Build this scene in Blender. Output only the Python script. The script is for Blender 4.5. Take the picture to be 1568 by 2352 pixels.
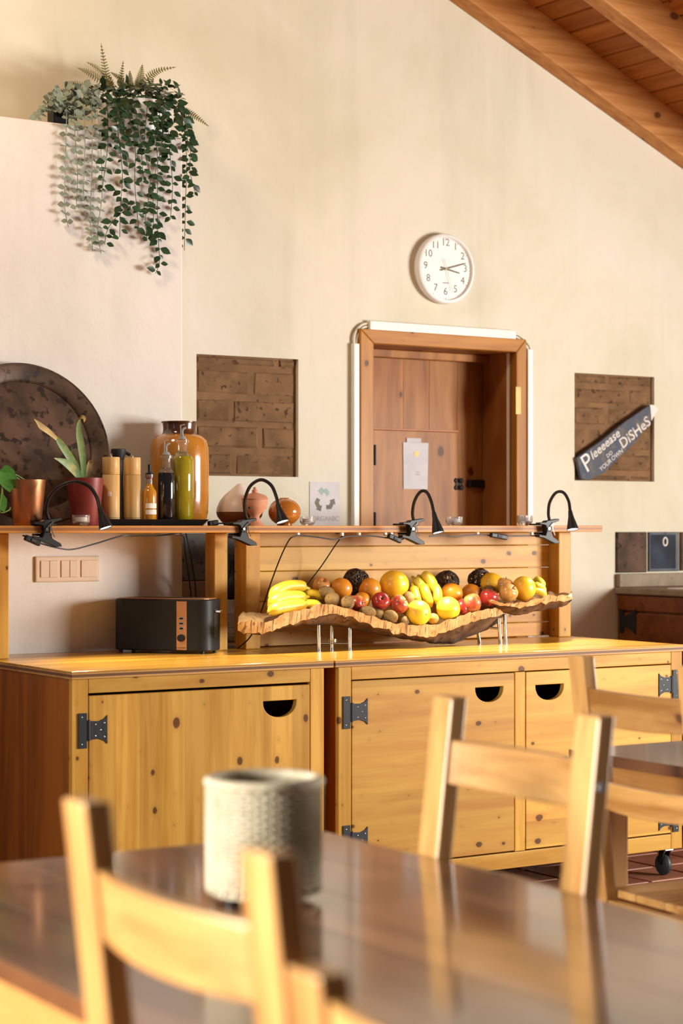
import bpy, bmesh, math, random
from mathutils import Vector, Matrix, noise
random.seed(7)
PI = math.pi
scene = bpy.context.scene
for o in list(bpy.data.objects):
    bpy.data.objects.remove(o, do_unlink=True)
COL = scene.collection

# ------------------------------------------------------------------ camera
CAM_H = 1.364                    # eye height
YAW = math.radians(33.2)         # camera looks 33 degrees to the right of the back wall's normal
FPX = 4554.0                     # focal length in pixels of the 1568 x 2352 frame
CX, HORIZON = 784.0, 1206.0
FW = Vector((math.sin(YAW), math.cos(YAW), 0)); RT = Vector((math.cos(YAW), -math.sin(YAW), 0))
cam_data = bpy.data.cameras.new('camera')
cam = bpy.data.objects.new('camera', cam_data); COL.objects.link(cam)
cam.location = (0, 0, CAM_H); cam.rotation_euler = (PI / 2, 0, -YAW)
cam_data.sensor_fit = 'VERTICAL'; cam_data.sensor_height = 36.0; cam_data.sensor_width = 24.0
cam_data.lens = FPX / 2352 * 36.0
cam_data.shift_y = (HORIZON - 1176) / 2352
cam_data.dof.use_dof = True; cam_data.dof.focus_distance = 7.0; cam_data.dof.aperture_fstop = 3.0
cam_data.clip_start = 0.05
scene.camera = cam

# ------------------------------------------------------------------ world, windows, exposure
scene.view_settings.view_transform = 'Standard'; scene.view_settings.look = 'None'
scene.view_settings.gamma = 1.0; scene.view_settings.use_curve_mapping = False
scene.view_settings.exposure = 0.2
world = bpy.data.worlds.new('daylight'); scene.world = world; world.use_nodes = True
bg = world.node_tree.nodes['Background']
bg.inputs[0].default_value = (1.0, 0.95, 0.86, 1); bg.inputs[1].default_value = 0.08
def area(name, loc, target, sx, sy, power, color):
    d = bpy.data.lights.new(name, 'AREA'); d.shape = 'RECTANGLE'; d.size = sx; d.size_y = sy
    d.energy = power; d.color = color
    o = bpy.data.objects.new(name, d); COL.objects.link(o); o.location = loc
    o.rotation_euler = (Vector(target) - Vector(loc)).to_track_quat('-Z', 'Y').to_euler()
    return o
area('window_daylight_right', (8.3, 2.3, 1.6), (4.0, 5.2, 1.2), 2.4, 1.5, 560, (1.0, 0.97, 0.91))
area('window_daylight_left', (-2.6, 3.4, 1.6), (1.0, 1.9, 0.9), 1.6, 1.4, 215, (1.0, 0.96, 0.9)).data.spread = math.radians(95)

pd = bpy.data.lights.new('pendant_glow', 'POINT'); pd.energy = 100; pd.color = (1.0, 0.78, 0.52); pd.shadow_soft_size = 0.18
po = bpy.data.objects.new('pendant_glow', pd); COL.objects.link(po); po.location = (1.9, 5.6, 3.75)      # hanging lamp above the frame

# ------------------------------------------------------------------ measuring helpers: a sight line of the photograph met with a real plane
def ray(x, y):
    return FW + RT * ((x - CX) / FPX) + Vector((0, 0, -(y - HORIZON) / FPX))
ORG = Vector((0, 0, CAM_H))
def at(x, y, Y):
    d = ray(x, y); return ORG + d * (Y / d.y)
def atz(x, y, Z):
    d = ray(x, y); return ORG + d * ((Z - CAM_H) / d.z)
def atx(x, y, X):
    d = ray(x, y); return ORG + d * (X / d.x)
def X_at(x, Y): return at(x, HORIZON, Y).x
def plan(lat, dep, z=0.0): return RT * lat + FW * dep + Vector((0, 0, z))
def mpp(x, Y): return at(x, HORIZON, Y).dot(FW) / FPX          # metres per pixel there

# ------------------------------------------------------------------ materials
def new_mat(name):
    m = bpy.data.materials.new(name); m.use_nodes = True
    nt = m.node_tree; b = nt.nodes['Principled BSDF']
    return m, nt, b
def setp(b, **k):
    names = dict(rough='Roughness', metal='Metallic', coat='Coat Weight', trans='Transmission Weight', ior='IOR',
                 sheen='Sheen Weight', spec='Specular IOR Level', coat_rough='Coat Roughness', alpha='Alpha', sss='Subsurface Weight')
    for a, v in k.items():
        b.inputs[names[a]].default_value = v
def coords(nt, kind='Object', scale=(1, 1, 1), rnd=0.0):
    tc = nt.nodes.new('ShaderNodeTexCoord'); mp = nt.nodes.new('ShaderNodeMapping')
    mp.inputs['Scale'].default_value = scale
    src = tc.outputs[kind]
    if rnd:
        oi = nt.nodes.new('ShaderNodeObjectInfo'); ml = nt.nodes.new('ShaderNodeVectorMath'); ml.operation = 'MULTIPLY_ADD'
        cb = nt.nodes.new('ShaderNodeCombineXYZ')
        for i in range(3): nt.links.new(oi.outputs['Random'], cb.inputs[i])
        nt.links.new(cb.outputs[0], ml.inputs[0]); ml.inputs[1].default_value = (rnd, rnd * 1.7, rnd * 2.3)
        nt.links.new(src, ml.inputs[2]); src = ml.outputs[0]
    nt.links.new(src, mp.inputs['Vector'])
    return mp.outputs[0]
def tex_noise(nt, vec, scale, detail=3, rough=0.5, dist=0.0):
    n = nt.nodes.new('ShaderNodeTexNoise'); n.inputs['Scale'].default_value = scale
    n.inputs['Detail'].default_value = detail; n.inputs['Roughness'].default_value = rough; n.inputs['Distortion'].default_value = dist
    nt.links.new(vec, n.inputs['Vector']); return n.outputs['Fac']
def ramp(nt, fac, stops):
    r = nt.nodes.new('ShaderNodeValToRGB'); e = r.color_ramp.elements
    while len(e) < len(stops): e.new(0.5)
    for i, (p, c) in enumerate(stops):
        e[i].position = p; e[i].color = (*c, 1) if len(c) == 3 else c
    nt.links.new(fac, r.inputs[0]); return r.outputs[0]
def mixc(nt, fac, a, b_, mode='MIX'):
    m = nt.nodes.new('ShaderNodeMix'); m.data_type = 'RGBA'; m.blend_type = mode
    for sock, val in ((m.inputs[0], fac), (m.inputs[6], a), (m.inputs[7], b_)):
        if hasattr(val, 'node'): nt.links.new(val, sock)
        elif isinstance(val, (int, float)): sock.default_value = val
        else: sock.default_value = (*val, 1)
    return m.outputs[2]
def math_n(nt, op, a, b_=None, clamp=False):
    m = nt.nodes.new('ShaderNodeMath'); m.operation = op; m.use_clamp = clamp
    for i, v in enumerate((a, b_)):
        if v is None: continue
        if hasattr(v, 'node'): nt.links.new(v, m.inputs[i])
        else: m.inputs[i].default_value = v
    return m.outputs[0]
def add_bump(nt, b, height, strength=0.2, dist=0.01):
    n = nt.nodes.new('ShaderNodeBump'); n.inputs['Strength'].default_value = strength; n.inputs['Distance'].default_value = dist
    nt.links.new(height, n.inputs['Height']); nt.links.new(n.outputs[0], b.inputs['Normal'])
def mat_plain(name, col, rough=0.5, metal=0.0, var=0.12, scale=20, bump=0.0, **k):
    """one colour with a little procedural unevenness"""
    m, nt, b = new_mat(name); v = coords(nt, rnd=3.0)
    f = tex_noise(nt, v, scale, 4)
    c = ramp(nt, f, [(0.3, tuple(x * (1 - var) for x in col)), (0.7, tuple(min(1, x * (1 + var)) for x in col))])
    nt.links.new(c, b.inputs['Base Color']); setp(b, rough=rough, metal=metal, **k)
    if bump: add_bump(nt, b, f, bump, 0.005)
    return m
def mat_spots(name, c1, c2, spot, scale=12, spot_scale=40, spot_at=0.62, rough=0.6, bump=0.2, **k):
    m, nt, b = new_mat(name); v = coords(nt, rnd=5.0)
    c = ramp(nt, tex_noise(nt, v, scale, 4), [(0.35, c1), (0.65, c2)])
    s = tex_noise(nt, v, spot_scale, 2)
    sm = ramp(nt, s, [(spot_at, (0, 0, 0)), (spot_at + 0.06, (1, 1, 1))])
    c = mixc(nt, sm, c, spot)
    nt.links.new(c, b.inputs['Base Color']); setp(b, rough=rough, **k)
    if bump: add_bump(nt, b, s, bump, 0.004)
    return m
def mat_wood(name, light, dark, knot=(0.075, 0.022, 0.006), axis='X', flat=None, rough=0.38, knot_scale=7.0, knot_r=0.085,
             grain=26.0, coat=0.0, streak=0.5, rnd=6.0, bands=None, coat_rough=0.2, stave=0.0, spec=0.18):
    """pine boards: stretched grain, sparse dark knots; axis is the grain direction"""
    m, nt, b = new_mat(name)
    base = [1.0, 1.0, 1.0]
    if flat is not None: base['XYZ'.index(flat)] = 0.15
    ax = 'XYZ'.index(axis)
    gs = [grain * s for s in base]; gs[ax] = 1.6
    vg = coords(nt, scale=gs, rnd=rnd)
    f = tex_noise(nt, vg, 1.0, 5, 0.6, 0.8)
    ws = [7.0 * s for s in base]; ws[ax] = 0.7
    vw = coords(nt, scale=ws, rnd=rnd)
    f2 = tex_noise(nt, vw, 1.0, 2, 0.5, 1.5)
    mixv = math_n(nt, 'ADD', math_n(nt, 'MULTIPLY', f, streak), math_n(nt, 'MULTIPLY', f2, 1 - streak))
    c = ramp(nt, mixv, [(0.39, dark), (0.59, light)])
    # knots live on the unrolled surface: along the grain x across it
    vs_ = coords(nt, rnd=rnd); sp_ = nt.nodes.new('ShaderNodeSeparateXYZ'); nt.links.new(vs_, sp_.inputs[0])
    oth = [i for i in range(3) if i != ax and (flat is None or i != 'XYZ'.index(flat))]
    acr = sp_.outputs[oth[0]] if len(oth) == 1 else math_n(nt, 'ADD', sp_.outputs[oth[0]], sp_.outputs[oth[1]])
    cb_ = nt.nodes.new('ShaderNodeCombineXYZ')
    nt.links.new(math_n(nt, 'MULTIPLY', sp_.outputs[ax], knot_scale * 0.72), cb_.inputs[0]); nt.links.new(math_n(nt, 'MULTIPLY', acr, knot_scale), cb_.inputs[1])
    vk = cb_.outputs[0]
    vo = nt.nodes.new('ShaderNodeTexVoronoi'); vo.voronoi_dimensions = '2D'; vo.feature = 'F1'; vo.inputs['Scale'].default_value = 1.0
    nt.links.new(vk, vo.inputs['Vector'])
    wob = math_n(nt, 'MULTIPLY', tex_noise(nt, vk, 5.0, 2), 0.06)
    dd = math_n(nt, 'ADD', vo.outputs['Distance'], wob)
    # knots of differing size: radius scaled by the cell's own random colour
    sep = nt.nodes.new('ShaderNodeSeparateColor'); nt.links.new(vo.outputs['Color'], sep.inputs[0])
    rr = math_n(nt, 'MULTIPLY', math_n(nt, 'POWER', sep.outputs[0], 3.0), knot_r * 1.5)
    rr = math_n(nt, 'ADD', rr, 0.016 if knot_r > 0.02 else -0.2)
    rr = math_n(nt, 'SUBTRACT', rr, math_n(nt, 'MULTIPLY', math_n(nt, 'LESS_THAN', sep.outputs[1], 0.25), 0.5))   # some cells carry none
    k = math_n(nt, 'MULTIPLY', math_n(nt, 'SUBTRACT', math_n(nt, 'ADD', rr, 0.03), dd), 26.0, True)
    halo = math_n(nt, 'MULTIPLY', math_n(nt, 'SUBTRACT', math_n(nt, 'ADD', rr, 0.16), dd), 3.2, True)
    c = mixc(nt, math_n(nt, 'MULTIPLY', halo, 0.55), c, tuple((x * 0.7 + y * 0.3) for x, y in zip(dark, knot)))
    c = mixc(nt, math_n(nt, 'MULTIPLY', k, 0.88), c, knot)
    oi = nt.nodes.new('ShaderNodeObjectInfo')
    hv = nt.nodes.new('ShaderNodeHueSaturation'); nt.links.new(c, hv.inputs['Color'])
    nt.links.new(math_n(nt, 'ADD', math_n(nt, 'MULTIPLY', oi.outputs['Random'], 0.26), 0.87), hv.inputs['Value'])
    c = hv.outputs[0]
    if stave:                                    # edge-glued staves of slightly different tone
        wn = nt.nodes.new('ShaderNodeTexWhiteNoise'); wn.noise_dimensions = '1D'
        nt.links.new(math_n(nt, 'FLOOR', math_n(nt, 'DIVIDE', acr, stave)), wn.inputs['W'])
        h2 = nt.nodes.new('ShaderNodeHueSaturation'); nt.links.new(c, h2.inputs['Color'])
        nt.links.new(math_n(nt, 'ADD', math_n(nt, 'MULTIPLY', wn.outputs['Value'], 0.34), 0.82), h2.inputs['Value']); c = h2.outputs[0]
    if bands:
        g = nt.nodes.new('ShaderNodeTexCoord'); sp = nt.nodes.new('ShaderNodeSeparateXYZ'); nt.links.new(g.outputs['Generated'], sp.inputs[0])
        bm_ = ramp(nt, sp.outputs[2], [(0.0, (0, 0, 0)), (0.30, (0, 0, 0)), (0.34, (1, 1, 1)), (0.72, (1, 1, 1)), (0.76, (0, 0, 0))])
        c = mixc(nt, math_n(nt, 'MULTIPLY', bm_, 0.9), c, bands)
    nt.links.new(c, b.inputs['Base Color']); setp(b, rough=rough, coat=coat, coat_rough=coat_rough, spec=spec)
    add_bump(nt, b, f, 0.08, 0.002)
    return m
M = {}
def wood_set(prefix, *a, **k):
    for ax in 'XYZ': M[prefix + ax] = mat_wood(prefix + ax, *a, axis=ax, **k)
PINE_L, PINE_D = (0.60, 0.335, 0.066), (0.44, 0.21, 0.028)
M['pine_doorV'] = mat_wood('pine_doorV', PINE_L, PINE_D, axis='Z', flat='Y', knot_scale=10.5, knot_r=0.095, stave=0.083)
M['pine_doorH'] = mat_wood('pine_doorH', PINE_L, (0.50, 0.235, 0.05), axis='X', flat='Y', knot_scale=10.5, knot_r=0.095, stave=0.092)
wood_set('pine', PINE_L, PINE_D, knot_scale=11, knot_r=0.09)
M['pine_top'] = mat_wood('pine_top', (0.66, 0.36, 0.06), (0.50, 0.24, 0.03), axis='X', flat='Z', rough=0.25, coat=0.25, stave=0.07, knot_scale=5, knot_r=0.03, grain=40)
M['ply_edge'] = mat_wood('ply_edge', (0.55, 0.30, 0.10), (0.42, 0.2, 0.06), axis='X', bands=(0.12, 0.055, 0.03), knot_r=0.01)
M['ply_shelf'] = mat_wood('ply_shelf', (0.60, 0.27, 0.06), (0.45, 0.18, 0.035), axis='X', bands=(0.25, 0.10, 0.035), knot_r=0.01)
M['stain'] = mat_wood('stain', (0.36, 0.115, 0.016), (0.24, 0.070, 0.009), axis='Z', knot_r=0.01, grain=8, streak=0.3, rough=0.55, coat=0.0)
wood_set('chair', (0.48, 0.262, 0.082), (0.27, 0.118, 0.028), knot_scale=5, knot_r=0.05, rough=0.36, coat=0.15, spec=0.4)
M['table'] = mat_wood('table', (0.19, 0.080, 0.030), (0.06, 0.022, 0.009), axis='X', flat='Z', knot_scale=4, knot_r=0.08, rough=0.2, coat=0.7, grain=10, streak=0.35, coat_rough=0.1, spec=0.5)
M['table_side'] = mat_wood('table_side', (0.40, 0.2, 0.06), (0.28, 0.12, 0.03), axis='X', rough=0.3)
M['door_wood'] = mat_wood('door_wood', (0.44, 0.185, 0.046), (0.25, 0.085, 0.018), axis='Z', flat='Y', knot_scale=5, knot_r=0.06, rough=0.5, coat=0.05, grain=14)
M['frame_Z'] = mat_wood('frame_Z', (0.47, 0.205, 0.036), (0.34, 0.13, 0.020), axis='Z', knot_scale=8, knot_r=0.08)
M['frame_X'] = mat_wood('frame_X', (0.47, 0.205, 0.036), (0.34, 0.13, 0.020), axis='X', knot_scale=6, knot_r=0.06)
M['beam'] = mat_wood('beam', (0.50, 0.235, 0.075), (0.33, 0.125, 0.03), axis='X', knot_scale=4.5, knot_r=0.06, rough=0.55, coat=0)
M['plank'] = mat_wood('plank', (0.38, 0.135, 0.026), (0.27, 0.080, 0.013), axis='Y', knot_scale=8, knot_r=0.06, rough=0.5, coat=0)
M['red_wood'] = mat_wood('red_wood', (0.22, 0.07, 0.018), (0.14, 0.04, 0.01), axis='X', knot_scale=5, knot_r=0.06, rough=0.4)
M['bamboo'] = mat_wood('bamboo', (0.66, 0.45, 0.20), (0.50, 0.30, 0.11), axis='Z', knot_r=0.005, grain=70, rough=0.35)
def mat_plaster(name, a, b_, c_):
    m, nt, b = new_mat(name); v = coords(nt)
    f = tex_noise(nt, v, 1.1, 5, 0.6, 0.4)
    c = ramp(nt, f, [(0.32, a), (0.5, b_), (0.68, c_)])
    vs = coords(nt, scale=(5, 5, 0.5)); st = tex_noise(nt, vs, 1.0, 4, 0.6)
    c = mixc(nt, ramp(nt, st, [(0.5, (0, 0, 0)), (0.75, (0.35, 0.35, 0.35))]), c, tuple(x * 0.82 for x in a))
    sp = tex_noise(nt, v, 23.0, 2); sm = ramp(nt, sp, [(0.80, (0, 0, 0)), (0.84, (0.6, 0.6, 0.6))])
    c = mixc(nt, sm, c, tuple(x * 0.55 for x in a))
    nt.links.new(c, b.inputs['Base Color']); setp(b, rough=0.85)
    h = math_n(nt, 'ADD', math_n(nt, 'MULTIPLY', tex_noise(nt, v, 2.6, 3), 1.0), math_n(nt, 'MULTIPLY', tex_noise(nt, v, 30.0, 4), 0.08))
    add_bump(nt, b, h, 0.5, 0.03)
    return m
M['plaster'] = mat_plaster('plaster', (0.635, 0.59, 0.445), (0.71, 0.665, 0.535), (0.75, 0.70, 0.605))
M['plaster_white'] = mat_plaster('plaster_white', (0.66, 0.62, 0.57), (0.73, 0.69, 0.645), (0.76, 0.72, 0.69))
M['adobe'] = mat_spots('adobe', (0.135, 0.072, 0.030), (0.235, 0.128, 0.058), (0.07, 0.035, 0.015), 11, 35, 0.62, 0.95, 0.8)
M['mortar'] = mat_spots('mortar', (0.155, 0.084, 0.036), (0.24, 0.13, 0.06), (0.08, 0.04, 0.02), 9, 30, 0.66, 0.95, 0.5)
M['terracotta'] = mat_spots('terracotta', (0.20, 0.075, 0.04), (0.30, 0.12, 0.065), (0.12, 0.05, 0.03), 5, 24, 0.62, 0.45, 0.1)
M['grout'] = mat_plain('grout', (0.16, 0.11, 0.08), 0.9)
M['black'] = mat_plain('black', (0.010, 0.010, 0.011), 0.42, spec=0.3)
M['black_matt'] = mat_plain('black_matt', (0.02, 0.021, 0.023), 0.6)
M['iron'] = mat_plain('iron', (0.014, 0.018, 0.022), 0.5, 0.0, bump=0.1, scale=60, spec=0.3)
M['toaster'] = mat_plain('toaster', (0.011, 0.0115, 0.0135), 0.5, 0.0, var=0.05, spec=0.3)
M['copper'] = mat_plain('copper', (0.52, 0.24, 0.115), 0.34, 0.85, var=0.15, scale=14)
M['copper_panel'] = mat_plain('copper_panel', (0.50, 0.24, 0.10), 0.4, 0.5, var=0.06)
M['chrome'] = mat_plain('chrome', (0.75, 0.74, 0.72), 0.16, 1.0, var=0.03)
M['white_plastic'] = mat_plain('white_plastic', (0.78, 0.76, 0.70), 0.4, var=0.03)
M['switch'] = mat_plain('switch', (0.66, 0.52, 0.38), 0.3, var=0.03)
M['cable_white'] = mat_plain('cable_white', (0.74, 0.70, 0.58), 0.5, var=0.04)
M['clock_white'] = mat_plain('clock_white', (0.82, 0.81, 0.79), 0.35, var=0.02)
M['clock_face'] = mat_plain('clock_face', (0.86, 0.85, 0.81), 0.5, var=0.02)
M['grey_ink'] = mat_plain('grey_ink', (0.16, 0.15, 0.13), 0.6)
M['pot_red'] = mat_plain('pot_red', (0.19, 0.028, 0.024), 0.42, 0.2, var=0.15, scale=9)
M['ceramic_white'] = mat_plain('ceramic_white', (0.80, 0.79, 0.80), 0.35, var=0.03)
M['amber'] = mat_spots('amber', (0.42, 0.16, 0.018), (0.50, 0.21, 0.03), (0.30, 0.10, 0.012), 6, 30, 0.7, 0.14, 0.05, coat=0.6)
M['amber_dark'] = mat_plain('amber_dark', (0.085, 0.03, 0.012), 0.18, var=0.3, coat=0.6)
M['glaze'] = mat_plain('glaze', (0.40, 0.135, 0.016), 0.12, var=0.2, scale=8, coat=0.7)
M['clay'] = mat_plain('clay', (0.55, 0.25, 0.145), 0.7, var=0.1)
M['diffuser_white'] = mat_plain('diffuser_white', (0.72, 0.62, 0.58), 0.4, var=0.03)
M['diffuser_wood'] = mat_wood('diffuser_wood', (0.24, 0.10, 0.045), (0.13, 0.05, 0.02), axis='X', knot_r=0.005)
M['tray_metal'] = mat_spots('tray_metal', (0.045, 0.028, 0.018), (0.13, 0.075, 0.048), (0.03, 0.019, 0.013), 9, 26, 0.56, 0.5, 0.15, metal=0.4)
M['soy'] = mat_plain('soy', (0.010, 0.008, 0.010), 0.06, var=0.05, coat=0.8)
M['hot_sauce'] = mat_plain('hot_sauce', (0.50, 0.22, 0.02), 0.12, var=0.1, coat=0.7)
M['label_paper'] = mat_plain('label_paper', (0.78, 0.74, 0.68), 0.7, var=0.05)
M['grey_plastic'] = mat_plain('grey_plastic', (0.30, 0.30, 0.31), 0.4, var=0.06)
M['oil'] = mat_plain('oil', (0.40, 0.33, 0.012), 0.05, var=0.15, trans=0.3, coat=0.8)
m, nt, b = new_mat('glass'); setp(b, rough=0.05, trans=0.92, ior=1.45); b.inputs['Base Color'].default_value = (0.95, 0.95, 0.94, 1)
add_bump(nt, b, tex_noise(nt, coords(nt), 40, 2), 0.05, 0.002); M['glass'] = m
m, nt, b = new_mat('bulb'); b.inputs['Emission Color'].default_value = (1, 0.93, 0.8, 1); b.inputs['Emission Strength'].default_value = 14
b.inputs['Base Color'].default_value = (1, 1, 1, 1); M['bulb'] = m
M['stem'] = mat_plain('stem', (0.035, 0.035, 0.015), 0.6)
M['stem_green'] = mat_plain('stem_green', (0.16, 0.26, 0.05), 0.5)
M['ivy'] = mat_plain('ivy', (0.020, 0.058, 0.024), 0.35, var=0.45, scale=6)
M['euca'] = mat_plain('euca', (0.215, 0.265, 0.205), 0.6, var=0.25, scale=6)
M['fern'] = mat_plain('fern', (0.17, 0.15, 0.035), 0.6, var=0.35, scale=9)
M['pothos'] = mat_plain('pothos', (0.05, 0.17, 0.02), 0.35, var=0.2)
M['blade'] = mat_spots('blade', (0.13, 0.25, 0.08), (0.26, 0.36, 0.14), (0.42, 0.36, 0.14), 30, 14, 0.6, 0.5, 0.05)
M['blade_dry'] = mat_plain('blade_dry', (0.50, 0.36, 0.15), 0.7, var=0.3)
M['soil'] = mat_plain('soil', (0.03, 0.02, 0.012), 0.95, var=0.4, scale=60, bump=0.8)
m, nt, b = new_mat('cork_edge'); v = coords(nt, scale=(120, 40, 9)); v2 = coords(nt)
c = ramp(nt, tex_noise(nt, v2, 22, 4), [(0.35, (0.50, 0.29, 0.11)), (0.65, (0.70, 0.47, 0.22))])
ck_ = tex_noise(nt, v, 1.0, 3, 0.6, 0.6); c = mixc(nt, ramp(nt, ck_, [(0.36, (0.85, 0.85, 0.85)), (0.46, (0, 0, 0))]), c, (0.17, 0.08, 0.03))
c = mixc(nt, ramp(nt, tex_noise(nt, v2, 60, 3), [(0.62, (0, 0, 0)), (0.68, (0.8, 0.8, 0.8))]), c, (0.2, 0.1, 0.04))
nt.links.new(c, b.inputs['Base Color']); setp(b, rough=0.9); add_bump(nt, b, ck_, 0.8, 0.006); M['cork_edge'] = m
M['bark'] = mat_spots('bark', (0.060, 0.030, 0.012), (0.17, 0.095, 0.045), (0.06, 0.028, 0.012), 14, 34, 0.58, 0.95, 1.0)  # brown outer bark, darkened further: shade under the overhanging rim put into its colour
M['cork_inner'] = mat_spots('cork_inner', (0.22, 0.13, 0.06), (0.36, 0.23, 0.12), (0.12, 0.06, 0.03), 18, 60, 0.64, 0.95, 0.6)
M['banana'] = mat_spots('banana', (0.52, 0.34, 0.018), (0.62, 0.44, 0.03), (0.12, 0.06, 0.012), 8, 90, 0.68, 0.4, 0.05)
M['banana_green'] = mat_spots('banana_green', (0.40, 0.38, 0.04), (0.66, 0.52, 0.06), (0.10, 0.06, 0.015), 10, 70, 0.64, 0.4, 0.05)
M['banana_tip'] = mat_plain('banana_tip', (0.09, 0.06, 0.02), 0.7)
M['grapefruit'] = mat_plain('grapefruit', (0.80, 0.44, 0.02), 0.38, var=0.10, scale=10, bump=0.06, coat=0.2)
M['lemon'] = mat_plain('lemon', (0.82, 0.58, 0.035), 0.38, var=0.10, scale=10, bump=0.06, coat=0.2)
M['orange'] = mat_plain('orange', (0.72, 0.26, 0.015), 0.4, var=0.14, scale=10, bump=0.1, coat=0.2)
M['kiwi'] = mat_spots('kiwi', (0.20, 0.12, 0.045), (0.28, 0.185, 0.08), (0.13, 0.075, 0.03), 24, 130, 0.6, 0.85, 0.3, spec=0.2)
M['pear'] = mat_spots('pear', (0.46, 0.24, 0.04), (0.58, 0.36, 0.07), (0.22, 0.10, 0.03), 12, 60, 0.62, 0.5, 0.05)
M['wicker_dark'] = mat_plain('wicker_dark', (0.045, 0.022, 0.012), 0.55, var=0.4)
M['brown_stem'] = mat_plain('brown_stem', (0.10, 0.055, 0.02), 0.8)
def mat_apple(name, red, yellow, bias):
    m, nt, b = new_mat(name); v = coords(nt, scale=(60, 60, 4), rnd=4.0); v2 = coords(nt, scale=(12, 12, 12), rnd=4.0)
    f = math_n(nt, 'ADD', math_n(nt, 'MULTIPLY', tex_noise(nt, v, 1.0, 3), 0.55), math_n(nt, 'MULTIPLY', tex_noise(nt, v2, 1.0, 2), 0.45))
    c = ramp(nt, f, [(bias - 0.1, red), (bias + 0.1, yellow)])
    nt.links.new(c, b.inputs['Base Color']); setp(b, rough=0.28, coat=0.4); return m
M['apple_red'] = mat_apple('apple_red', (0.32, 0.018, 0.02), (0.40, 0.05, 0.03), 0.6)
M['apple_mix'] = mat_apple('apple_mix', (0.42, 0.05, 0.03), (0.66, 0.34, 0.10), 0.52)
M['apple_yellow'] = mat_apple('apple_yellow', (0.50, 0.16, 0.05), (0.68, 0.38, 0.10), 0.44)
M['rattan'] = mat_spots('rattan', (0.34, 0.28, 0.175), (0.47, 0.41, 0.29), (0.20, 0.14, 0.08), 20, 60, 0.66, 0.75, 0.3)
M['tile_brown'] = mat_spots('tile_brown', (0.06, 0.035, 0.022), (0.13, 0.075, 0.05), (0.03, 0.02, 0.014), 9, 22, 0.6, 0.6, 0.1, spec=0.12)
m, nt, b = new_mat('tile_blue')
g = nt.nodes.new('ShaderNodeTexCoord'); v = coords(nt, rnd=3.0)
c = ramp(nt, tex_noise(nt, v, 9, 3), [(0.35, (0.010, 0.011, 0.016)), (0.7, (0.03, 0.042, 0.07))]); nt.links.new(c, b.inputs['Base Color']); setp(b, rough=0.5, spec=0.15); M['tile_blue'] = m
M['tile_bluegrey'] = mat_spots('tile_bluegrey', (0.05, 0.07, 0.10), (0.12, 0.12, 0.10), (0.03, 0.03, 0.03), 12, 20, 0.6, 0.55, 0.1)
M['stone'] = mat_spots('stone', (0.20, 0.15, 0.095), (0.27, 0.205, 0.135), (0.14, 0.10, 0.06), 14, 40, 0.66, 0.6, 0.1)
M['sign_blue'] = mat_spots('sign_blue', (0.035, 0.060, 0.115), (0.085, 0.085, 0.095), (0.13, 0.105, 0.09), 16, 22, 0.52, 0.7, 0.1)
M['paint_white'] = mat_plain('paint_white', (0.72, 0.69, 0.64), 0.7, var=0.05)
M['paint_cream'] = mat_plain('paint_cream', (0.52, 0.49, 0.45), 0.7, var=0.08)
M['paper'] = mat_plain('paper', (0.56, 0.53, 0.55), 0.4, var=0.08, scale=14, spec=0.15)
M['ink_green'] = mat_plain('ink_green', (0.13, 0.115, 0.07), 0.6)
M['ink_teal'] = mat_plain('ink_teal', (0.30, 0.42, 0.44), 0.6)
M['ink_pale'] = mat_plain('ink_pale', (0.38, 0.36, 0.33), 0.6)
M['brass'] = mat_plain('brass', (0.45, 0.30, 0.09), 0.5, 0.3, var=0.1)
M['rubber'] = mat_plain('rubber', (0.02, 0.026, 0.03), 0.5)

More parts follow.
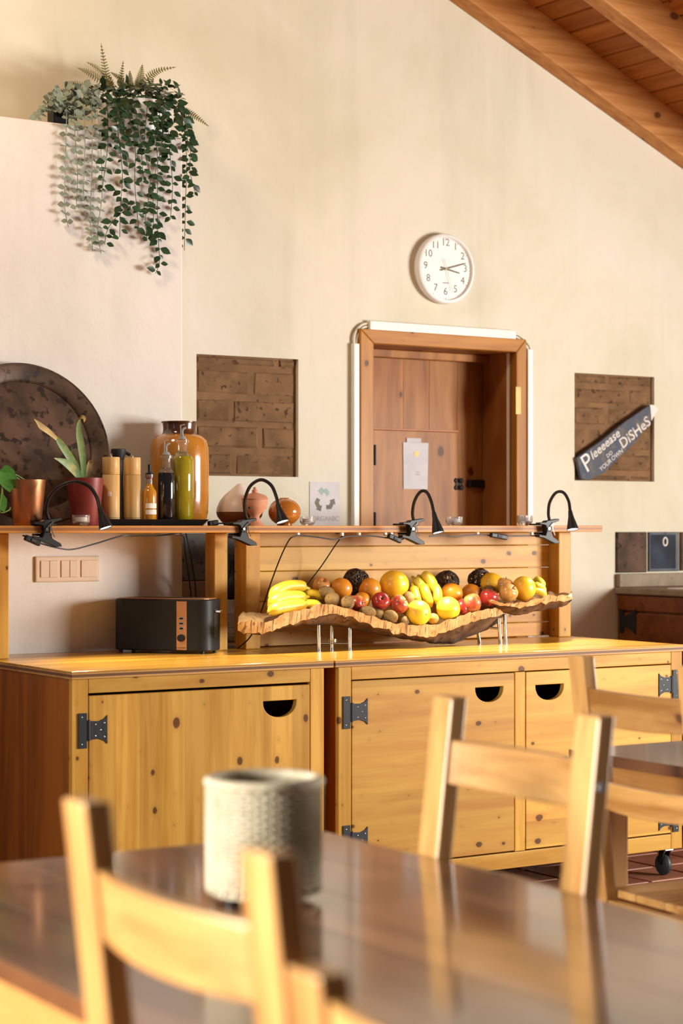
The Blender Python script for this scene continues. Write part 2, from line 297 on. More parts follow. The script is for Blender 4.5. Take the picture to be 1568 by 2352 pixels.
# ------------------------------------------------------------------ mesh helpers
class MB:
    def __init__(s): s.v = []; s.f = []
    def add(s, vs, fs):
        o = len(s.v); s.v += [Vector(x) for x in vs]; s.f += [tuple(i + o for i in q) for q in fs]; return s
    def box(s, x0, x1, y0, y1, z0, z1):
        return s.add([(x0, y0, z0), (x1, y0, z0), (x1, y1, z0), (x0, y1, z0), (x0, y0, z1), (x1, y0, z1), (x1, y1, z1), (x0, y1, z1)],
                     [(3, 2, 1, 0), (4, 5, 6, 7), (0, 1, 5, 4), (1, 2, 6, 5), (2, 3, 7, 6), (3, 0, 4, 7)])
    def obox(s, c, ax, ay, az):
        c = Vector(c); ax, ay, az = Vector(ax), Vector(ay), Vector(az)
        p = [c + i * ax + j * ay + k * az for k in (-1, 1) for (i, j) in ((-1, -1), (1, -1), (1, 1), (-1, 1))]
        return s.add(p, [(3, 2, 1, 0), (4, 5, 6, 7), (0, 1, 5, 4), (1, 2, 6, 5), (2, 3, 7, 6), (3, 0, 4, 7)])
    def prism(s, poly, ext):
        n = len(poly); ext = Vector(ext); p = [Vector(q) for q in poly]
        return s.add(p + [q + ext for q in p], [tuple(range(n - 1, -1, -1)), tuple(range(n, 2 * n))] + [(i, (i + 1) % n, n + (i + 1) % n, n + i) for i in range(n)])
    def tube(s, pts, rad, seg=8, caps=True, closed=False, squash=None):
        pts = [Vector(p) for p in pts]; n = len(pts)
        if not hasattr(rad, '__len__'): rad = [rad] * n
        vs = []; up = None
        for i, p in enumerate(pts):
            a = pts[(i - 1) % n] if (i > 0 or closed) else p; c = pts[(i + 1) % n] if (i < n - 1 or closed) else p
            t = (c - a).normalized() if (c - a).length > 1e-9 else Vector((0, 0, 1))
            if up is None:
                up = Vector((0, 0, 1)) if abs(t.z) < 0.9 else Vector((0, 1, 0))
            u = (up - t * up.dot(t)).normalized(); w = t.cross(u); up = u
            for k in range(seg):
                an = 2 * PI * k / seg
                vs.append(p + (u * math.cos(an) * (squash or 1.0) + w * math.sin(an)) * rad[i])
        fs = []
        for i in range(n if closed else n - 1):
            j = (i + 1) % n
            for k in range(seg):
                k2 = (k + 1) % seg; fs.append((i * seg + k, i * seg + k2, j * seg + k2, j * seg + k))
        if caps and not closed:
            fs.append(tuple(range(seg - 1, -1, -1))); fs.append(tuple((n - 1) * seg + k for k in range(seg)))
        return s.add(vs, fs)
    def lathe(s, prof, seg=32, c=(0, 0, 0), mat=None):
        c = Vector(c); vs = []; fs = []; n = len(prof)
        for r, z in prof:
            for k in range(seg):
                a = 2 * PI * k / seg; p = Vector((max(r, 1e-5) * math.cos(a), max(r, 1e-5) * math.sin(a), z))
                vs.append((mat @ p if mat else p) + c)
        for i in range(n - 1):
            for k in range(seg):
                k2 = (k + 1) % seg; fs.append((i * seg + k, i * seg + k2, (i + 1) * seg + k2, (i + 1) * seg + k))
        return s.add(vs, fs)
    def ball(s, c, rx, ry=None, rz=None, seg=20, rings=12, rot=None, fn=None):
        ry = ry or rx; rz = rz or rx; c = Vector(c); vs = []; fs = []
        for i in range(rings + 1):
            th = PI * i / rings
            for k in range(seg):
                a = 2 * PI * k / seg
                p = Vector((math.sin(th) * math.cos(a), math.sin(th) * math.sin(a), -math.cos(th)))
                if fn: p = p * fn(p)
                p = Vector((p.x * rx, p.y * ry, p.z * rz))
                vs.append(c + (rot @ p if rot else p))
        for i in range(rings):
            for k in range(seg):
                k2 = (k + 1) % seg; fs.append((i * seg + k, i * seg + k2, (i + 1) * seg + k2, (i + 1) * seg + k))
        return s.add(vs, fs)
    def build(s, name, mat, parent=None, smooth=False, bevel=0.0, local=False, weld=False):
        off = Vector((0, 0, 0)) if (local or parent is None) else origin_of(parent)
        me = bpy.data.meshes.new(name); me.from_pydata([v - off for v in s.v], [], s.f); me.validate(); me.update()
        bm = bmesh.new(); bm.from_mesh(me)
        if smooth or weld: bmesh.ops.remove_doubles(bm, verts=bm.verts, dist=1e-5)
        bmesh.ops.recalc_face_normals(bm, faces=bm.faces)
        bm.to_mesh(me); bm.free()
        me.materials.append(mat if not isinstance(mat, str) else M[mat])
        new = bpy.data.objects.new(name, me); COL.objects.link(new); new.parent = parent
        if smooth: me.shade_smooth(); me.set_sharp_from_angle(angle=math.radians(50))
        if bevel:
            bv = new.modifiers.new('bevel', 'BEVEL'); bv.width = bevel; bv.segments = 2; bv.limit_method = 'ANGLE'; bv.angle_limit = math.radians(40)
        return new
def origin_of(o):
    p = o
    while p.parent: p = p.parent
    return p.location.copy()
def tag(o, label=None, cat=None, group=None, kind=None):
    if label: o['label'] = label
    if cat: o['category'] = cat
    if group: o['group'] = group
    if kind: o['kind'] = kind
    return o
def thing(name, loc, label, cat, group=None, rz=0.0, kind=None):
    o = bpy.data.objects.new(name, None); COL.objects.link(o); o.empty_display_size = 0.05
    o.location = loc; o.rotation_euler = (0, 0, rz)
    return tag(o, label, cat, group, kind)
def copy_tree(o, parent=None):
    c = o.copy(); COL.objects.link(c); c.parent = parent
    for ch in list(o.children): copy_tree(ch, c)
    return c
def text_part(body, origin, xd, yd, size, mat, parent, name='lettering', depth=0.0006, bold=0.0, shear=0.0, align='LEFT'):
    cu = bpy.data.curves.new('txt', 'FONT'); cu.body = body; cu.size = 1.0; cu.extrude = 0.0; cu.offset = bold; cu.shear = shear
    cu.align_x = align; cu.align_y = 'BOTTOM_BASELINE' if False else 'BOTTOM'; cu.resolution_u = 3
    t = bpy.data.objects.new('txt', cu); COL.objects.link(t)
    dg = bpy.context.evaluated_depsgraph_get(); dg.update()
    me = bpy.data.meshes.new_from_object(t.evaluated_get(dg)); bpy.data.objects.remove(t, do_unlink=True); bpy.data.curves.remove(cu)
    xd = Vector(xd).normalized(); yd = Vector(yd).normalized(); nz = xd.cross(yd)
    off = origin_of(parent) if parent else Vector((0, 0, 0))
    mw = Matrix((( *(xd * size), ), ( *(yd * size), ), ( *(nz * size), ))).transposed().to_4x4()
    mw.translation = Vector(origin) - off
    bm = bmesh.new(); bm.from_mesh(me)
    r = bmesh.ops.extrude_face_region(bm, geom=list(bm.faces))
    bmesh.ops.translate(bm, verts=[g for g in r['geom'] if isinstance(g, bmesh.types.BMVert)], vec=(0, 0, depth / size))
    bmesh.ops.transform(bm, matrix=mw, verts=bm.verts); bmesh.ops.recalc_face_normals(bm, faces=bm.faces)
    me.clear_geometry(); bm.to_mesh(me); bm.free(); me.materials.clear(); me.materials.append(M[mat])
    o = bpy.data.objects.new(name, me); COL.objects.link(o); o.parent = parent
    return o
def smooth_path(pts, n=6):
    """Catmull-Rom through the points"""
    p = [Vector(q) for q in pts]; p = [p[0] * 2 - p[1]] + p + [p[-1] * 2 - p[-2]]; out = []
    for i in range(1, len(p) - 2):
        for k in range(n):
            t = k / n
            out.append(0.5 * ((2 * p[i]) + (p[i + 1] - p[i - 1]) * t + (2 * p[i - 1] - 5 * p[i] + 4 * p[i + 1] - p[i + 2]) * t * t + (3 * p[i] - p[i - 1] - 3 * p[i + 1] + p[i + 2]) * t ** 3))
    out.append(p[-2]); return out
def wall_with_holes(mb, a0, a1, z0, z1, holes, d0, d1, axis='X'):
    """a wall slab from a0..a1 and z0..z1, thickness d0..d1, with rectangular through openings"""
    xs = sorted({a0, a1} | {h[0] for h in holes} | {h[1] for h in holes}); zs = sorted({z0, z1} | {h[2] for h in holes} | {h[3] for h in holes})
    def P(a, d, z): return (a, d, z) if axis == 'X' else (d, a, z)
    solid = {}
    for i in range(len(xs) - 1):
        for j in range(len(zs) - 1):
            cx, cz = (xs[i] + xs[i + 1]) / 2, (zs[j] + zs[j + 1]) / 2
            solid[i, j] = not any(h[0] < cx < h[1] and h[2] < cz < h[3] for h in holes)
    for (i, j), s in solid.items():
        if not s: continue
        x0, x1, q0, q1 = xs[i], xs[i + 1], zs[j], zs[j + 1]
        for d in (d0, d1): mb.add([P(x0, d, q0), P(x1, d, q0), P(x1, d, q1), P(x0, d, q1)], [(0, 1, 2, 3)])
        for di, dj, pts in ((-1, 0, ((x0, q0), (x0, q1))), (1, 0, ((x1, q0), (x1, q1))), (0, -1, ((x0, q0), (x1, q0))), (0, 1, ((x0, q1), (x1, q1)))):
            if not solid.get((i + di, j + dj), False):
                (xa, za), (xb, zb) = pts
                mb.add([P(xa, d0, za), P(xb, d0, zb), P(xb, d1, zb), P(xa, d1, za)], [(0, 1, 2, 3)])
    return mb
def chamfer_box(mb, x0, x1, y0, y1, z0, z1, c=0.006, jit=0.0, rng=None):
    """brick with worn edges: front face (low y) smaller than the body"""
    j = (lambda: (rng.random() - 0.5) * 2 * jit) if rng else (lambda: 0)
    pts = [(x0, y1, z0), (x1, y1, z0), (x1, y1, z1), (x0, y1, z1),
           (x0 + j(), y0 + c, z0 + j()), (x1 + j(), y0 + c, z0 + j()), (x1 + j(), y0 + c, z1 + j()), (x0 + j(), y0 + c, z1 + j()),
           (x0 + c + j(), y0 + j() * .5, z0 + c + j()), (x1 - c + j(), y0 + j() * .5, z0 + c + j()), (x1 - c + j(), y0 + j() * .5, z1 - c + j()), (x0 + c + j(), y0 + j() * .5, z1 - c + j())]
    fs = [(0, 1, 2, 3), (8, 9, 10, 11)]
    for a in (0, 4):
        for k in range(4): fs.append((a + k, a + (k + 1) % 4, a + 4 + (k + 1) % 4, a + 4 + k))
    return mb.add(pts, fs)

# ================================================================== THE SETTING
WALL_Y, PIER_Y = 7.0, 6.61
PIER_X = X_at(420, PIER_Y); PIER_Z = 2.83
SLOPE = 0.439
def roof_z(x): return 3.66 - SLOPE * (x - 5.14)       # underside of the rafters
# openings of the back wall
DX0, DX1, DZ1 = X_at(855, 6.98), X_at(1182, 6.98), 2.135
nl = (X_at(451, WALL_Y), X_at(685, WALL_Y), at(568, 1094, WALL_Y).z, at(568, 819, WALL_Y).z)
nr = (X_at(1319, WALL_Y), X_at(1502, WALL_Y), at(1410, 1105, WALL_Y).z, at(1410, 861, WALL_Y).z)
# rectangle top edges run level, the camera's perspective tilts them
mb = MB()
wall_with_holes(mb, -2.6, 8.1, 0, 4.95, [(DX0 - 0.02, DX1 + 0.02, -0.001, DZ1 + 0.02), nl, nr], WALL_Y, WALL_Y + 0.30)
wall_back = tag(mb.build('wall_back', 'plaster', weld=True), kind='structure')
wall_left = tag(MB().box(-2.6, PIER_X, PIER_Y, WALL_Y, 0, PIER_Z).build('wall_left', 'plaster_white', bevel=0.008), kind='structure')
mb = MB(); wall_with_holes(mb, -3.2, WALL_Y, 0, 2.6, [(1.1, 3.5, 0.95, 2.25)], 8.1, 8.35, axis='Y')
tag(mb.build('wall_right', 'plaster', weld=True), kind='structure')
mb = MB()
for a, b_ in ((1.1, 1.16), (2.27, 2.33), (3.44, 3.5)): mb.box(8.18, 8.24, a, b_, 0.95, 2.25)
for a, b_ in ((0.95, 1.01), (2.19, 2.25)): mb.box(8.18, 8.24, 1.16, 3.44, a, b_)
tag(mb.build('window_1', 'frame_Z', bevel=0.004), kind='structure')

# --- floor with terracotta tiles (each its own piece where the photograph shows the floor)
floor = tag(MB().box(-3.2, 8.1, -3.2, WALL_Y, -0.06, -0.004).build('floor', 'terracotta'), kind='structure')
TS = 0.245
tile_me = None
for i in range(16):
    for j in range(12):
        if tile_me is None:
            mb = MB(); h = TS / 2 - 0.005
            mb.add([(-h, -h, -0.01), (h, -h, -0.01), (h, h, -0.01), (-h, h, -0.01), (-h + .006, -h + .006, 0), (h - .006, -h + .006, 0), (h - .006, h - .006, 0), (-h + .006, h - .006, 0)],
                   [(4, 5, 6, 7), (0, 1, 5, 4), (1, 2, 6, 5), (2, 3, 7, 6), (3, 0, 4, 7), (3, 2, 1, 0)])
            o = mb.build('floor_tile', 'terracotta', floor); tile_me = o.data
        else:
            o = bpy.data.objects.new('floor_tile', tile_me); COL.objects.link(o); o.parent = floor
        o.location = (3.55 + i * TS, 4.1 + j * TS, 0.0)

# --- sloping ceiling: boards over rafters
ceiling = tag(MB().add([(1.0, 3.0, roof_z(1.0) + .21), (8.1, 3.0, roof_z(8.1) + .21), (8.1, WALL_Y, roof_z(8.1) + .21), (1.0, WALL_Y, roof_z(1.0) + .21),
                        (1.0, 3.0, roof_z(1.0) + .24), (8.1, 3.0, roof_z(8.1) + .24), (8.1, WALL_Y, roof_z(8.1) + .24), (1.0, WALL_Y, roof_z(1.0) + .24)],
                       [(3, 2, 1, 0), (4, 5, 6, 7), (0, 1, 5, 4), (1, 2, 6, 5), (2, 3, 7, 6), (3, 0, 4, 7)]).build('ceiling', 'plank'), kind='structure')
PW = 0.0965; pm = None
ang = math.atan(SLOPE)
k = 0; x = 3.0
while x < 8.0:
    if pm is None:
        mb = MB(); w = PW / math.cos(ang) / 2 * 0.995; c = 0.008
        prof = [(-w, 0.0), (w, 0.0), (w, -0.012), (w - c, -0.024), (-w + c, -0.024), (-w, -0.012)]
        mb.prism([(a, -2.0, b_) for a, b_ in prof], (0, 4.0, 0)); o = mb.build('plank', 'plank', ceiling); pm = o.data
    else:
        o = bpy.data.objects.new('plank', pm); COL.objects.link(o); o.parent = ceiling
    o.location = (x, WALL_Y - 2.0, roof_z(x) + 0.205); o.rotation_euler = (0, ang, 0)
    x += PW; k += 1
def rafter(y0, y1):
    mb = MB(); N = 2
    x0, x1 = 3.0, 8.05
    mb.add([(x0, y0, roof_z(x0)), (x1, y0, roof_z(x1)), (x1, y1, roof_z(x1)), (x0, y1, roof_z(x0)),
            (x0, y0, roof_z(x0) + .185), (x1, y0, roof_z(x1) + .185), (x1, y1, roof_z(x1) + .185), (x0, y1, roof_z(x0) + .185)],
           [(3, 2, 1, 0), (4, 5, 6, 7), (0, 1, 5, 4), (1, 2, 6, 5), (2, 3, 7, 6), (3, 0, 4, 7)])
    return mb.build('rafter', 'beam', ceiling, bevel=0.006)
for y0, y1 in ((6.90, 6.998), (6.285, 6.38), (5.67, 5.765), (5.055, 5.15)): rafter(y0, y1)

# --- niches left bare in the plaster, adobe bricks inside
def niche(rect, rows, seed):
    rng = random.Random(seed); x0, x1, z0, z1 = rect
    back = MB().box(x0 - .01, x1 + .01, WALL_Y + 0.020, WALL_Y + 0.05, z0 - .01, z1 + .01).build('mortar_bed', 'mortar', wall_back)
    for za, zb, joints in rows:
        xs = [x0 - 0.0] + joints + [x1 - 0.0]
        for a, b_ in zip(xs[:-1], xs[1:]):
            g = 0.009; mb = MB()
            chamfer_box(mb, a + g, b_ - g, WALL_Y + 0.012 + rng.random() * .005, WALL_Y + 0.021, max(za, z0) + .005, min(zb, z1) - .004, 0.009, 0.003, rng)
            mb.build('brick', 'adobe', back, bevel=0.004)
def zpx(x, y): return at(x, y, WALL_Y).z
niche(nl, [(zpx(568, 842), nl[3] + .02, [X_at(640, WALL_Y)]), (zpx(568, 910), zpx(568, 850), [X_at(582, WALL_Y)]), (zpx(568, 972), zpx(568, 917), [X_at(536, WALL_Y)]),
           (zpx(568, 1032), zpx(568, 978), [X_at(602, WALL_Y)]), (nl[2] - .02, zpx(568, 1040), [X_at(541, WALL_Y)])], 3)
niche(nr, [(zpx(1410, 886), nr[3] + .02, [X_at(1400, WALL_Y)]), (zpx(1410, 930), zpx(1410, 891), [X_at(1446, WALL_Y)]), (zpx(1410, 979), zpx(1410, 935), [X_at(1397, WALL_Y)]),
           (zpx(1410, 1036), zpx(1410, 984), [X_at(1440, WALL_Y)]), (zpx(1410, 1084), zpx(1410, 1041), [X_at(1399, WALL_Y)]), (nr[2] - .02, zpx(1410, 1089), [X_at(1450, WALL_Y)])], 5)

# --- backsplash tiles of the back wall, left and right
def wall_tile(xa, xb, ya, yb, mat, name='wall_tile'):
    z0, z1 = zpx((xa + xb) / 2, yb), zpx((xa + xb) / 2, ya); mb = MB()
    chamfer_box(mb, X_at(xa, WALL_Y), X_at(xb, WALL_Y), WALL_Y - 0.012, WALL_Y + 0.002, z0, z1, 0.004)
    return mb.build(name, mat, wall_back)
t = wall_tile(1413, 1482, 1222, 1315, 'tile_brown'); t = wall_tile(1487, 1556, 1222, 1312, 'tile_bluegrey')
z0, z1 = zpx(1521, 1306), zpx(1521, 1228); mb = MB()
chamfer_box(mb, X_at(1494, WALL_Y - .012), X_at(1551, WALL_Y - .012), WALL_Y - 0.0145, WALL_Y - 0.011, z0, z1, 0.001); mb.build('tile_panel', 'tile_blue', t)
c = at(1527, 1244, WALL_Y - .016); mb = MB()
mb.tube([c + Vector((math.cos(a) * .013, 0, math.sin(a) * .019)) for a in [2 * PI * k / 20 for k in range(20)]], 0.004, 6, closed=True); mb.build('tile_ring', 'label_paper', t, smooth=True)
wall_tile(1560, 1640, 1222, 1310, 'tile_brown'); wall_tile(1645, 1725, 1221, 1308, 'tile_blue')
for xa, xb, mt in ((360, 402, 'tile_brown'), (406, 476, 'tile_bluegrey'), (480, 550, 'tile_bluegrey'), (554, 620, 'tile_brown')):
    wall_tile(xa, xb, 1225, 1334, mt)

# --- doorway
door = thing('door_1', (0, 0, 0), 'low pine plank door deep in the doorway under the wall clock', 'door'); door.location = ((DX0 + DX1) / 2, WALL_Y, 0)
door['kind'] = 'structure'
OX0, OX1, OZ = X_at(827, 6.97), X_at(1208, 6.97), 2.195
FY0, FY1 = 6.968, WALL_Y + 0.01
fr = MB().prism([(OX0, FY0, 0), (DX0, FY0, 0), (DX0, FY0, DZ1), (OX0, FY0, OZ)], (0, FY1 - FY0, 0)).build('casing_board', 'frame_Z', door, bevel=0.004)
MB().prism([(DX1, FY0, 0), (OX1, FY0, 0), (OX1, FY0, OZ), (DX1, FY0, DZ1)], (0, FY1 - FY0, 0)).build('casing_board', 'frame_Z', door, bevel=0.004)
MB().prism([(OX0, FY0, OZ), (DX0, FY0, DZ1), (DX1, FY0, DZ1), (OX1, FY0, OZ)], (0, FY1 - FY0, 0)).build('casing_head', 'frame_X', door, bevel=0.004)
LY = 7.215                                              # face of the door leaf
MB().box(DX1 - 0.001, DX1 + 0.019, FY1, LY + .04, 0, DZ1).build('jamb', 'door_wood', door)
MB().box(DX0 - 0.019, DX0 + 0.001, FY1, LY + .04, 0, DZ1).build('jamb', 'door_wood', door)
MB().box(DX0, DX1, FY1, LY + .04, DZ1, DZ1 + 0.019).build('head_jamb', 'door_wood', door)
MB().box(DX0 + .001, DX1 - .001, LY - .05, LY - .005, DZ1 - 0.035, DZ1 - .001).build('door_stop', 'door_wood', door, bevel=0.003)
MB().box(DX1 - 0.006, DX1 - .001, FY1 + .004, FY1 + 0.022, 0, DZ1 - .001).build('edge_strip', 'label_paper', door)
leaf = MB().box(DX0 + .002, DX1 - .002, LY + 0.016, LY + .045, 0.01, DZ1 - .003).build('leaf', 'door_wood', door)
pxs = [857, 926, 985, 1050, 1106]
xs = [X_at(p, LY) for p in pxs]; xs[0] = DX0 + .003; xs[-1] = DX1 - .003
for a, b_ in zip(xs[:-1], xs[1:]):
    MB().box(a + .0004, b_ - .0004, LY, LY + .017, 0.012, DZ1 - .004).build('plank', 'door_wood', leaf, bevel=0.0012)
pz = at(950, 990, LY)                                   # hatch let into the leaf
hx0, hx1 = DX0 + .004, X_at(1050, LY - .008)
hatch = MB().box(hx0, hx1, LY - 0.012, LY - 0.0005, 0.75, pz.z).build('hatch', 'door_wood', leaf, bevel=0.003)
MB().box(hx0, hx1, LY - 0.016, LY - .0015, pz.z + .0005, pz.z + .007).build('hatch_ledge', 'clay', leaf, bevel=0.001)
for yy in (1045, 1200):
    p = at(858, yy, LY - .014)
    MB().tube([p + Vector((0.006, 0, -.045)), p + Vector((0.006, 0, .045))], 0.006, 8).build('hinge', 'iron', leaf, smooth=True)
p = at(1053, 1112, LY - .012)
mb = MB()
for s in (-1, 1):
    for q in (-1, 1): mb.ball(p + Vector((s * .016, 0, q * .016)), 0.012, 0.006, 0.012, 8, 6)
mb.tube([p + Vector((-.02, 0, 0)), p + Vector((.02, 0, 0))], 0.004, 6)
mb.build('latch_rosette', 'iron', leaf, smooth=True)
a, b_ = at(1074, 1102, LY - .01), at(1110, 1120, LY - .01)
MB().box(a.x, min(b_.x, DX1 - .003), LY - .02, LY - .0005, b_.z, a.z).build('latch', 'black', leaf, bevel=0.003)
a, b_ = at(1183, 888, FY0), at(1195, 952, FY0)
MB().box(a.x, b_.x, FY0 - .004, FY0 + .001, b_.z, a.z).build('strike_plate', 'brass', door, bevel=0.001)

# --- paper on the door
p = [at(x, y, LY - .0135) for x, y in ((925, 1016), (983, 1016), (981, 1123), (926, 1123))]
n = thing('door_notice', p[3], 'white paper in a shiny plastic sleeve on the pine door', 'notice')
mb = MB().prism([p[3], Vector((p[2].x, p[2].y, p[3].z)), Vector((p[1].x, p[1].y, p[0].z)), p[0]], (0, -0.002, 0)); mb.build('sheet', 'paper', n)
a = at(933, 1006, LY - .0135); MB().box(a.x, X_at(966, LY - .0135), LY - .0165, LY - .0135, p[0].z + .0005, a.z).build('tape', 'paper', n)
c = at(956, 1042, LY - .0157)
MB().lathe([(0.0, 0), (0.013, 0), (0.013, 0.0008), (0, 0.0008)], 16, c, Matrix.Rotation(PI / 2, 3, 'X')).build('emblem', 'brass', n)
for yy, w in ((1085, 8), (1090, 12)):
    c = at(959, yy, LY - .0157); MB().box(c.x - w * .0009, c.x + w * .0009, c.y - .0006, c.y, c.z - .0025, c.z + .0025).build('text_line', 'ink_pale', n)

# --- cable trunking round the door
tr = thing('cable_trunking', (OX0 - .03, WALL_Y, 0), 'white cable trunking framing the doorway with bent cables at its corners', 'trunking')
a, b_ = at(848, 738, WALL_Y), at(1184, 785, WALL_Y)
TZ = at(848, 738, WALL_Y).z; TB = TZ - 0.062
TX0, TX1 = X_at(850, 6.97), X_at(1185, 6.97)
MB().box(TX0, TX1, WALL_Y - .03, WALL_Y, TB, TZ).build('top_channel', 'white_plastic', tr, bevel=0.003)
VX0, VX1 = X_at(811, 6.98), X_at(826, 6.98) - .003
MB().box(VX0, VX1, WALL_Y - .026, WALL_Y, 0, at(818, 790, WALL_Y).z).build('side_channel', 'white_plastic', tr, bevel=0.003)
WX0, WX1 = X_at(1209, 6.98) + .003, X_at(1222, 6.98)
MB().box(WX0, WX1, WALL_Y - .026, WALL_Y, 0, at(1215, 803, WALL_Y).z).build('side_channel', 'white_plastic', tr, bevel=0.003)
for i in range(3):
    d = i * 0.013; zz = TZ - .012 - d
    MB().tube(smooth_path([(TX0 + .02, WALL_Y - .012, zz), (TX0 - .03 + d * .3, WALL_Y - .012, zz - .006), (VX0 + .012 + d, WALL_Y - .012, zz - .05), (VX0 + .01 + d, WALL_Y - .012, TZ - .135)], 6), 0.0055, 8).build('cable', 'cable_white', tr, smooth=True)
    MB().tube(smooth_path([(TX1 - .02, WALL_Y - .012, zz), (TX1 + .03 - d * .3, WALL_Y - .012, zz - .006), (WX1 - .01 - d, WALL_Y - .012, zz - .05), (WX1 - .008 - d, WALL_Y - .012, TZ - .125)], 6), 0.0055, 8).build('cable', 'cable_white', tr, smooth=True)

# --- wall clock
CY = WALL_Y
cc = at(1026, 617, CY - 0.04); R = 0.1525
ck = thing('wall_clock', (cc.x, CY, cc.z - R), 'round white wall clock with grey numerals above the doorway', 'clock')
rot = Matrix.Rotation(PI / 2, 3, 'X')      # local z -> -Y (towards the room)
MB().lathe([(0, 0), (R * 0.96, 0), (R, .012), (R, .036), (R - .004, .041), (R - .014, .042), (R - .018, .036), (R - .02, .030)], 64, (cc.x, CY, cc.z), rot).build('case', 'clock_white', ck, smooth=True)
face = MB().lathe([(R - .019, .030), (0, .030)], 64, (cc.x, CY, cc.z), rot).build('face', 'clock_face', ck)
fy = CY - .0303; tilt = math.radians(-3)
def cpos(ang_deg, r): a = math.radians(ang_deg) + tilt * 0; return Vector((cc.x + math.sin(a) * r, fy, cc.z + math.cos(a) * r))
for h in range(1, 13):
    q = cpos(h * 30, R * 0.70); s = 0.036
    text_part(str(h), q + Vector((0, 0, -s * 0.42)), (1, 0, 0), (0, 0, 1), s * 1.25, 'grey_ink', face, 'numeral', 0.0004, 0.0, align='CENTER')
mb = MB()
for k in range(60):
    q = cpos(k * 6, R * 0.845); d = Vector((math.sin(math.radians(k * 6)), 0, math.cos(math.radians(k * 6)))); s = Vector((d.z, 0, -d.x))
    ln = .0035 if k % 5 else .005
    mb.obox(q, d * ln * .5, (0, .0003, 0), s * (.0008 if k % 5 else .0014))
tag(mb.build('minute_marks', 'grey_ink', face), kind='stuff')
def hand(name, deg, r0, r1, w, lift, mat):
    a = math.radians(deg); d = Vector((math.sin(a), 0, math.cos(a))); s = Vector((d.z, 0, -d.x)); c = Vector((cc.x, fy - lift, cc.z))
    MB().prism([c + d * r0 - s * w, c + d * r0 + s * w, c + d * r1 + s * w * .75, c + d * r1 - s * w * .75], (0, -.0012, 0)).build(name, mat, ck)
hand('hour_hand', 101, -0.026, 0.074, 0.0038, .003, 'grey_ink'); hand('minute_hand', 74, -.03, 0.110, 0.003, .005, 'grey_ink'); hand('second_hand', 162, -.045, 0.105, 0.0008, .007, 'grey_plastic')
MB().lathe([(0, 0), (.005, 0), (.005, .008), (0, .008)], 12, (cc.x, fy, cc.z), rot).build('hub', 'brass', ck)
q = cpos(180, R * .40); MB().box(q.x - .016, q.x + .016, fy - .0005, fy, q.z - .003, q.z + .003).build('maker_mark', 'grey_plastic', face)

# --- light switches on the left wall
a, b_ = at(79, 1278, PIER_Y), at(227, 1335, PIER_Y)
sw = thing('light_switch', (a.x, PIER_Y, b_.z), 'beige triple light switch plate on the wall under the left shelf', 'switch')
MB().box(a.x, b_.x, PIER_Y - .010, PIER_Y, b_.z, a.z).build('plate', 'switch', sw, bevel=0.006)
for x0, x1, dbl in ((90, 130, 1), (137, 176, 1), (183, 220, 0)):
    xa, xb = X_at(x0, PIER_Y), X_at(x1, PIER_Y); za, zb = at(150, 1326, PIER_Y).z, at(150, 1287, PIER_Y).z
    sub = [(xa, (xa + xb) / 2 - .0008), ((xa + xb) / 2 + .0008, xb)] if dbl else [(xa, xb)]
    for q0, q1 in sub: MB().box(q0, q1, PIER_Y - .0135, PIER_Y - .009, za, zb).build('rocker', 'switch', sw, bevel=0.002)

# --- notice with the recycling sign on the back wall
a, b_ = at(711, 1106, WALL_Y - .002), at(780, 1232, WALL_Y - .002)
og = thing('recycling_notice', (a.x, WALL_Y, b_.z), 'laminated white notice with recycling arrows on the wall beside the doorway', 'notice')
MB().box(a.x, b_.x, WALL_Y - .003, WALL_Y, b_.z, a.z).build('sheet', 'paper', og)
c = at(745, 1149, WALL_Y - .0036)
for k in range(3):
    th = math.radians(90 + 120 * k)
    def rp(u, v): return c + Vector((u * math.cos(th) - v * math.sin(th), 0, u * math.sin(th) + v * math.cos(th)))
    s = 0.050
    poly = [rp(.55 * s, -.55 * s), rp(.95 * s, -.30 * s), rp(.95 * s, .22 * s), rp(1.12 * s, .22 * s), rp(.78 * s, .62 * s), rp(.42 * s, .22 * s), rp(.60 * s, .22 * s), rp(.60 * s, -.12 * s), rp(.35 * s, -.25 * s)]
    MB().prism(poly, (0, -.0005, 0)).build('arrow', 'ink_green' if k != 0 else 'ink_teal', og)
c = at(747, 1200, WALL_Y - .0032); text_part('ORGANIC', c + Vector((0, 0, 0)), (1, 0, 0), (0, 0, 1), 0.030, 'ink_pale', og, 'lettering', align='CENTER')

# --- painted board in the right niche
SY = WALL_Y - 0.002
sg = thing('painted_sign', at(1345, 1103, SY), 'blue-grey driftwood sign with white lettering slanting across the right brick niche', 'sign')
def S(x, y): return at(x, y, SY)
MB().prism([S(*p) for p in ((1318, 1052), (1375, 1012), (1430, 968), (1486, 930), (1503, 940), (1488, 968), (1452, 1016), (1424, 1044), (1400, 1066), (1384, 1084), (1345, 1103), (1328, 1100))], (0, -.02, 0)).build('board', 'sign_blue', sg, bevel=0.003)
MB().prism([Vector(S(*p)) + Vector((0, -.0205, 0)) for p in ((1485, 930), (1497, 931), (1504, 941), (1498, 950), (1488, 967), (1487, 950))], (0, -.002, 0)).build('white_tip', 'paint_white', sg)
xd = (S(1470, 985) - S(1345, 1095)); xd.y = 0; xd.normalize(); yd = Vector((-xd.z, 0, xd.x))
f = Vector((0, -.0202, 0))
text_part('P', S(1345, 1097) + f, xd, yd, 0.118, 'paint_white', sg, bold=0.0, depth=.001)
text_part('leeeease', S(1356, 1062) + f, xd, yd, 0.060, 'paint_white', sg, bold=0.018, depth=.001, shear=0.2)
text_part('DO', S(1389, 1055) + f, xd, yd, 0.026, 'paint_white', sg, bold=0.0, depth=.001)
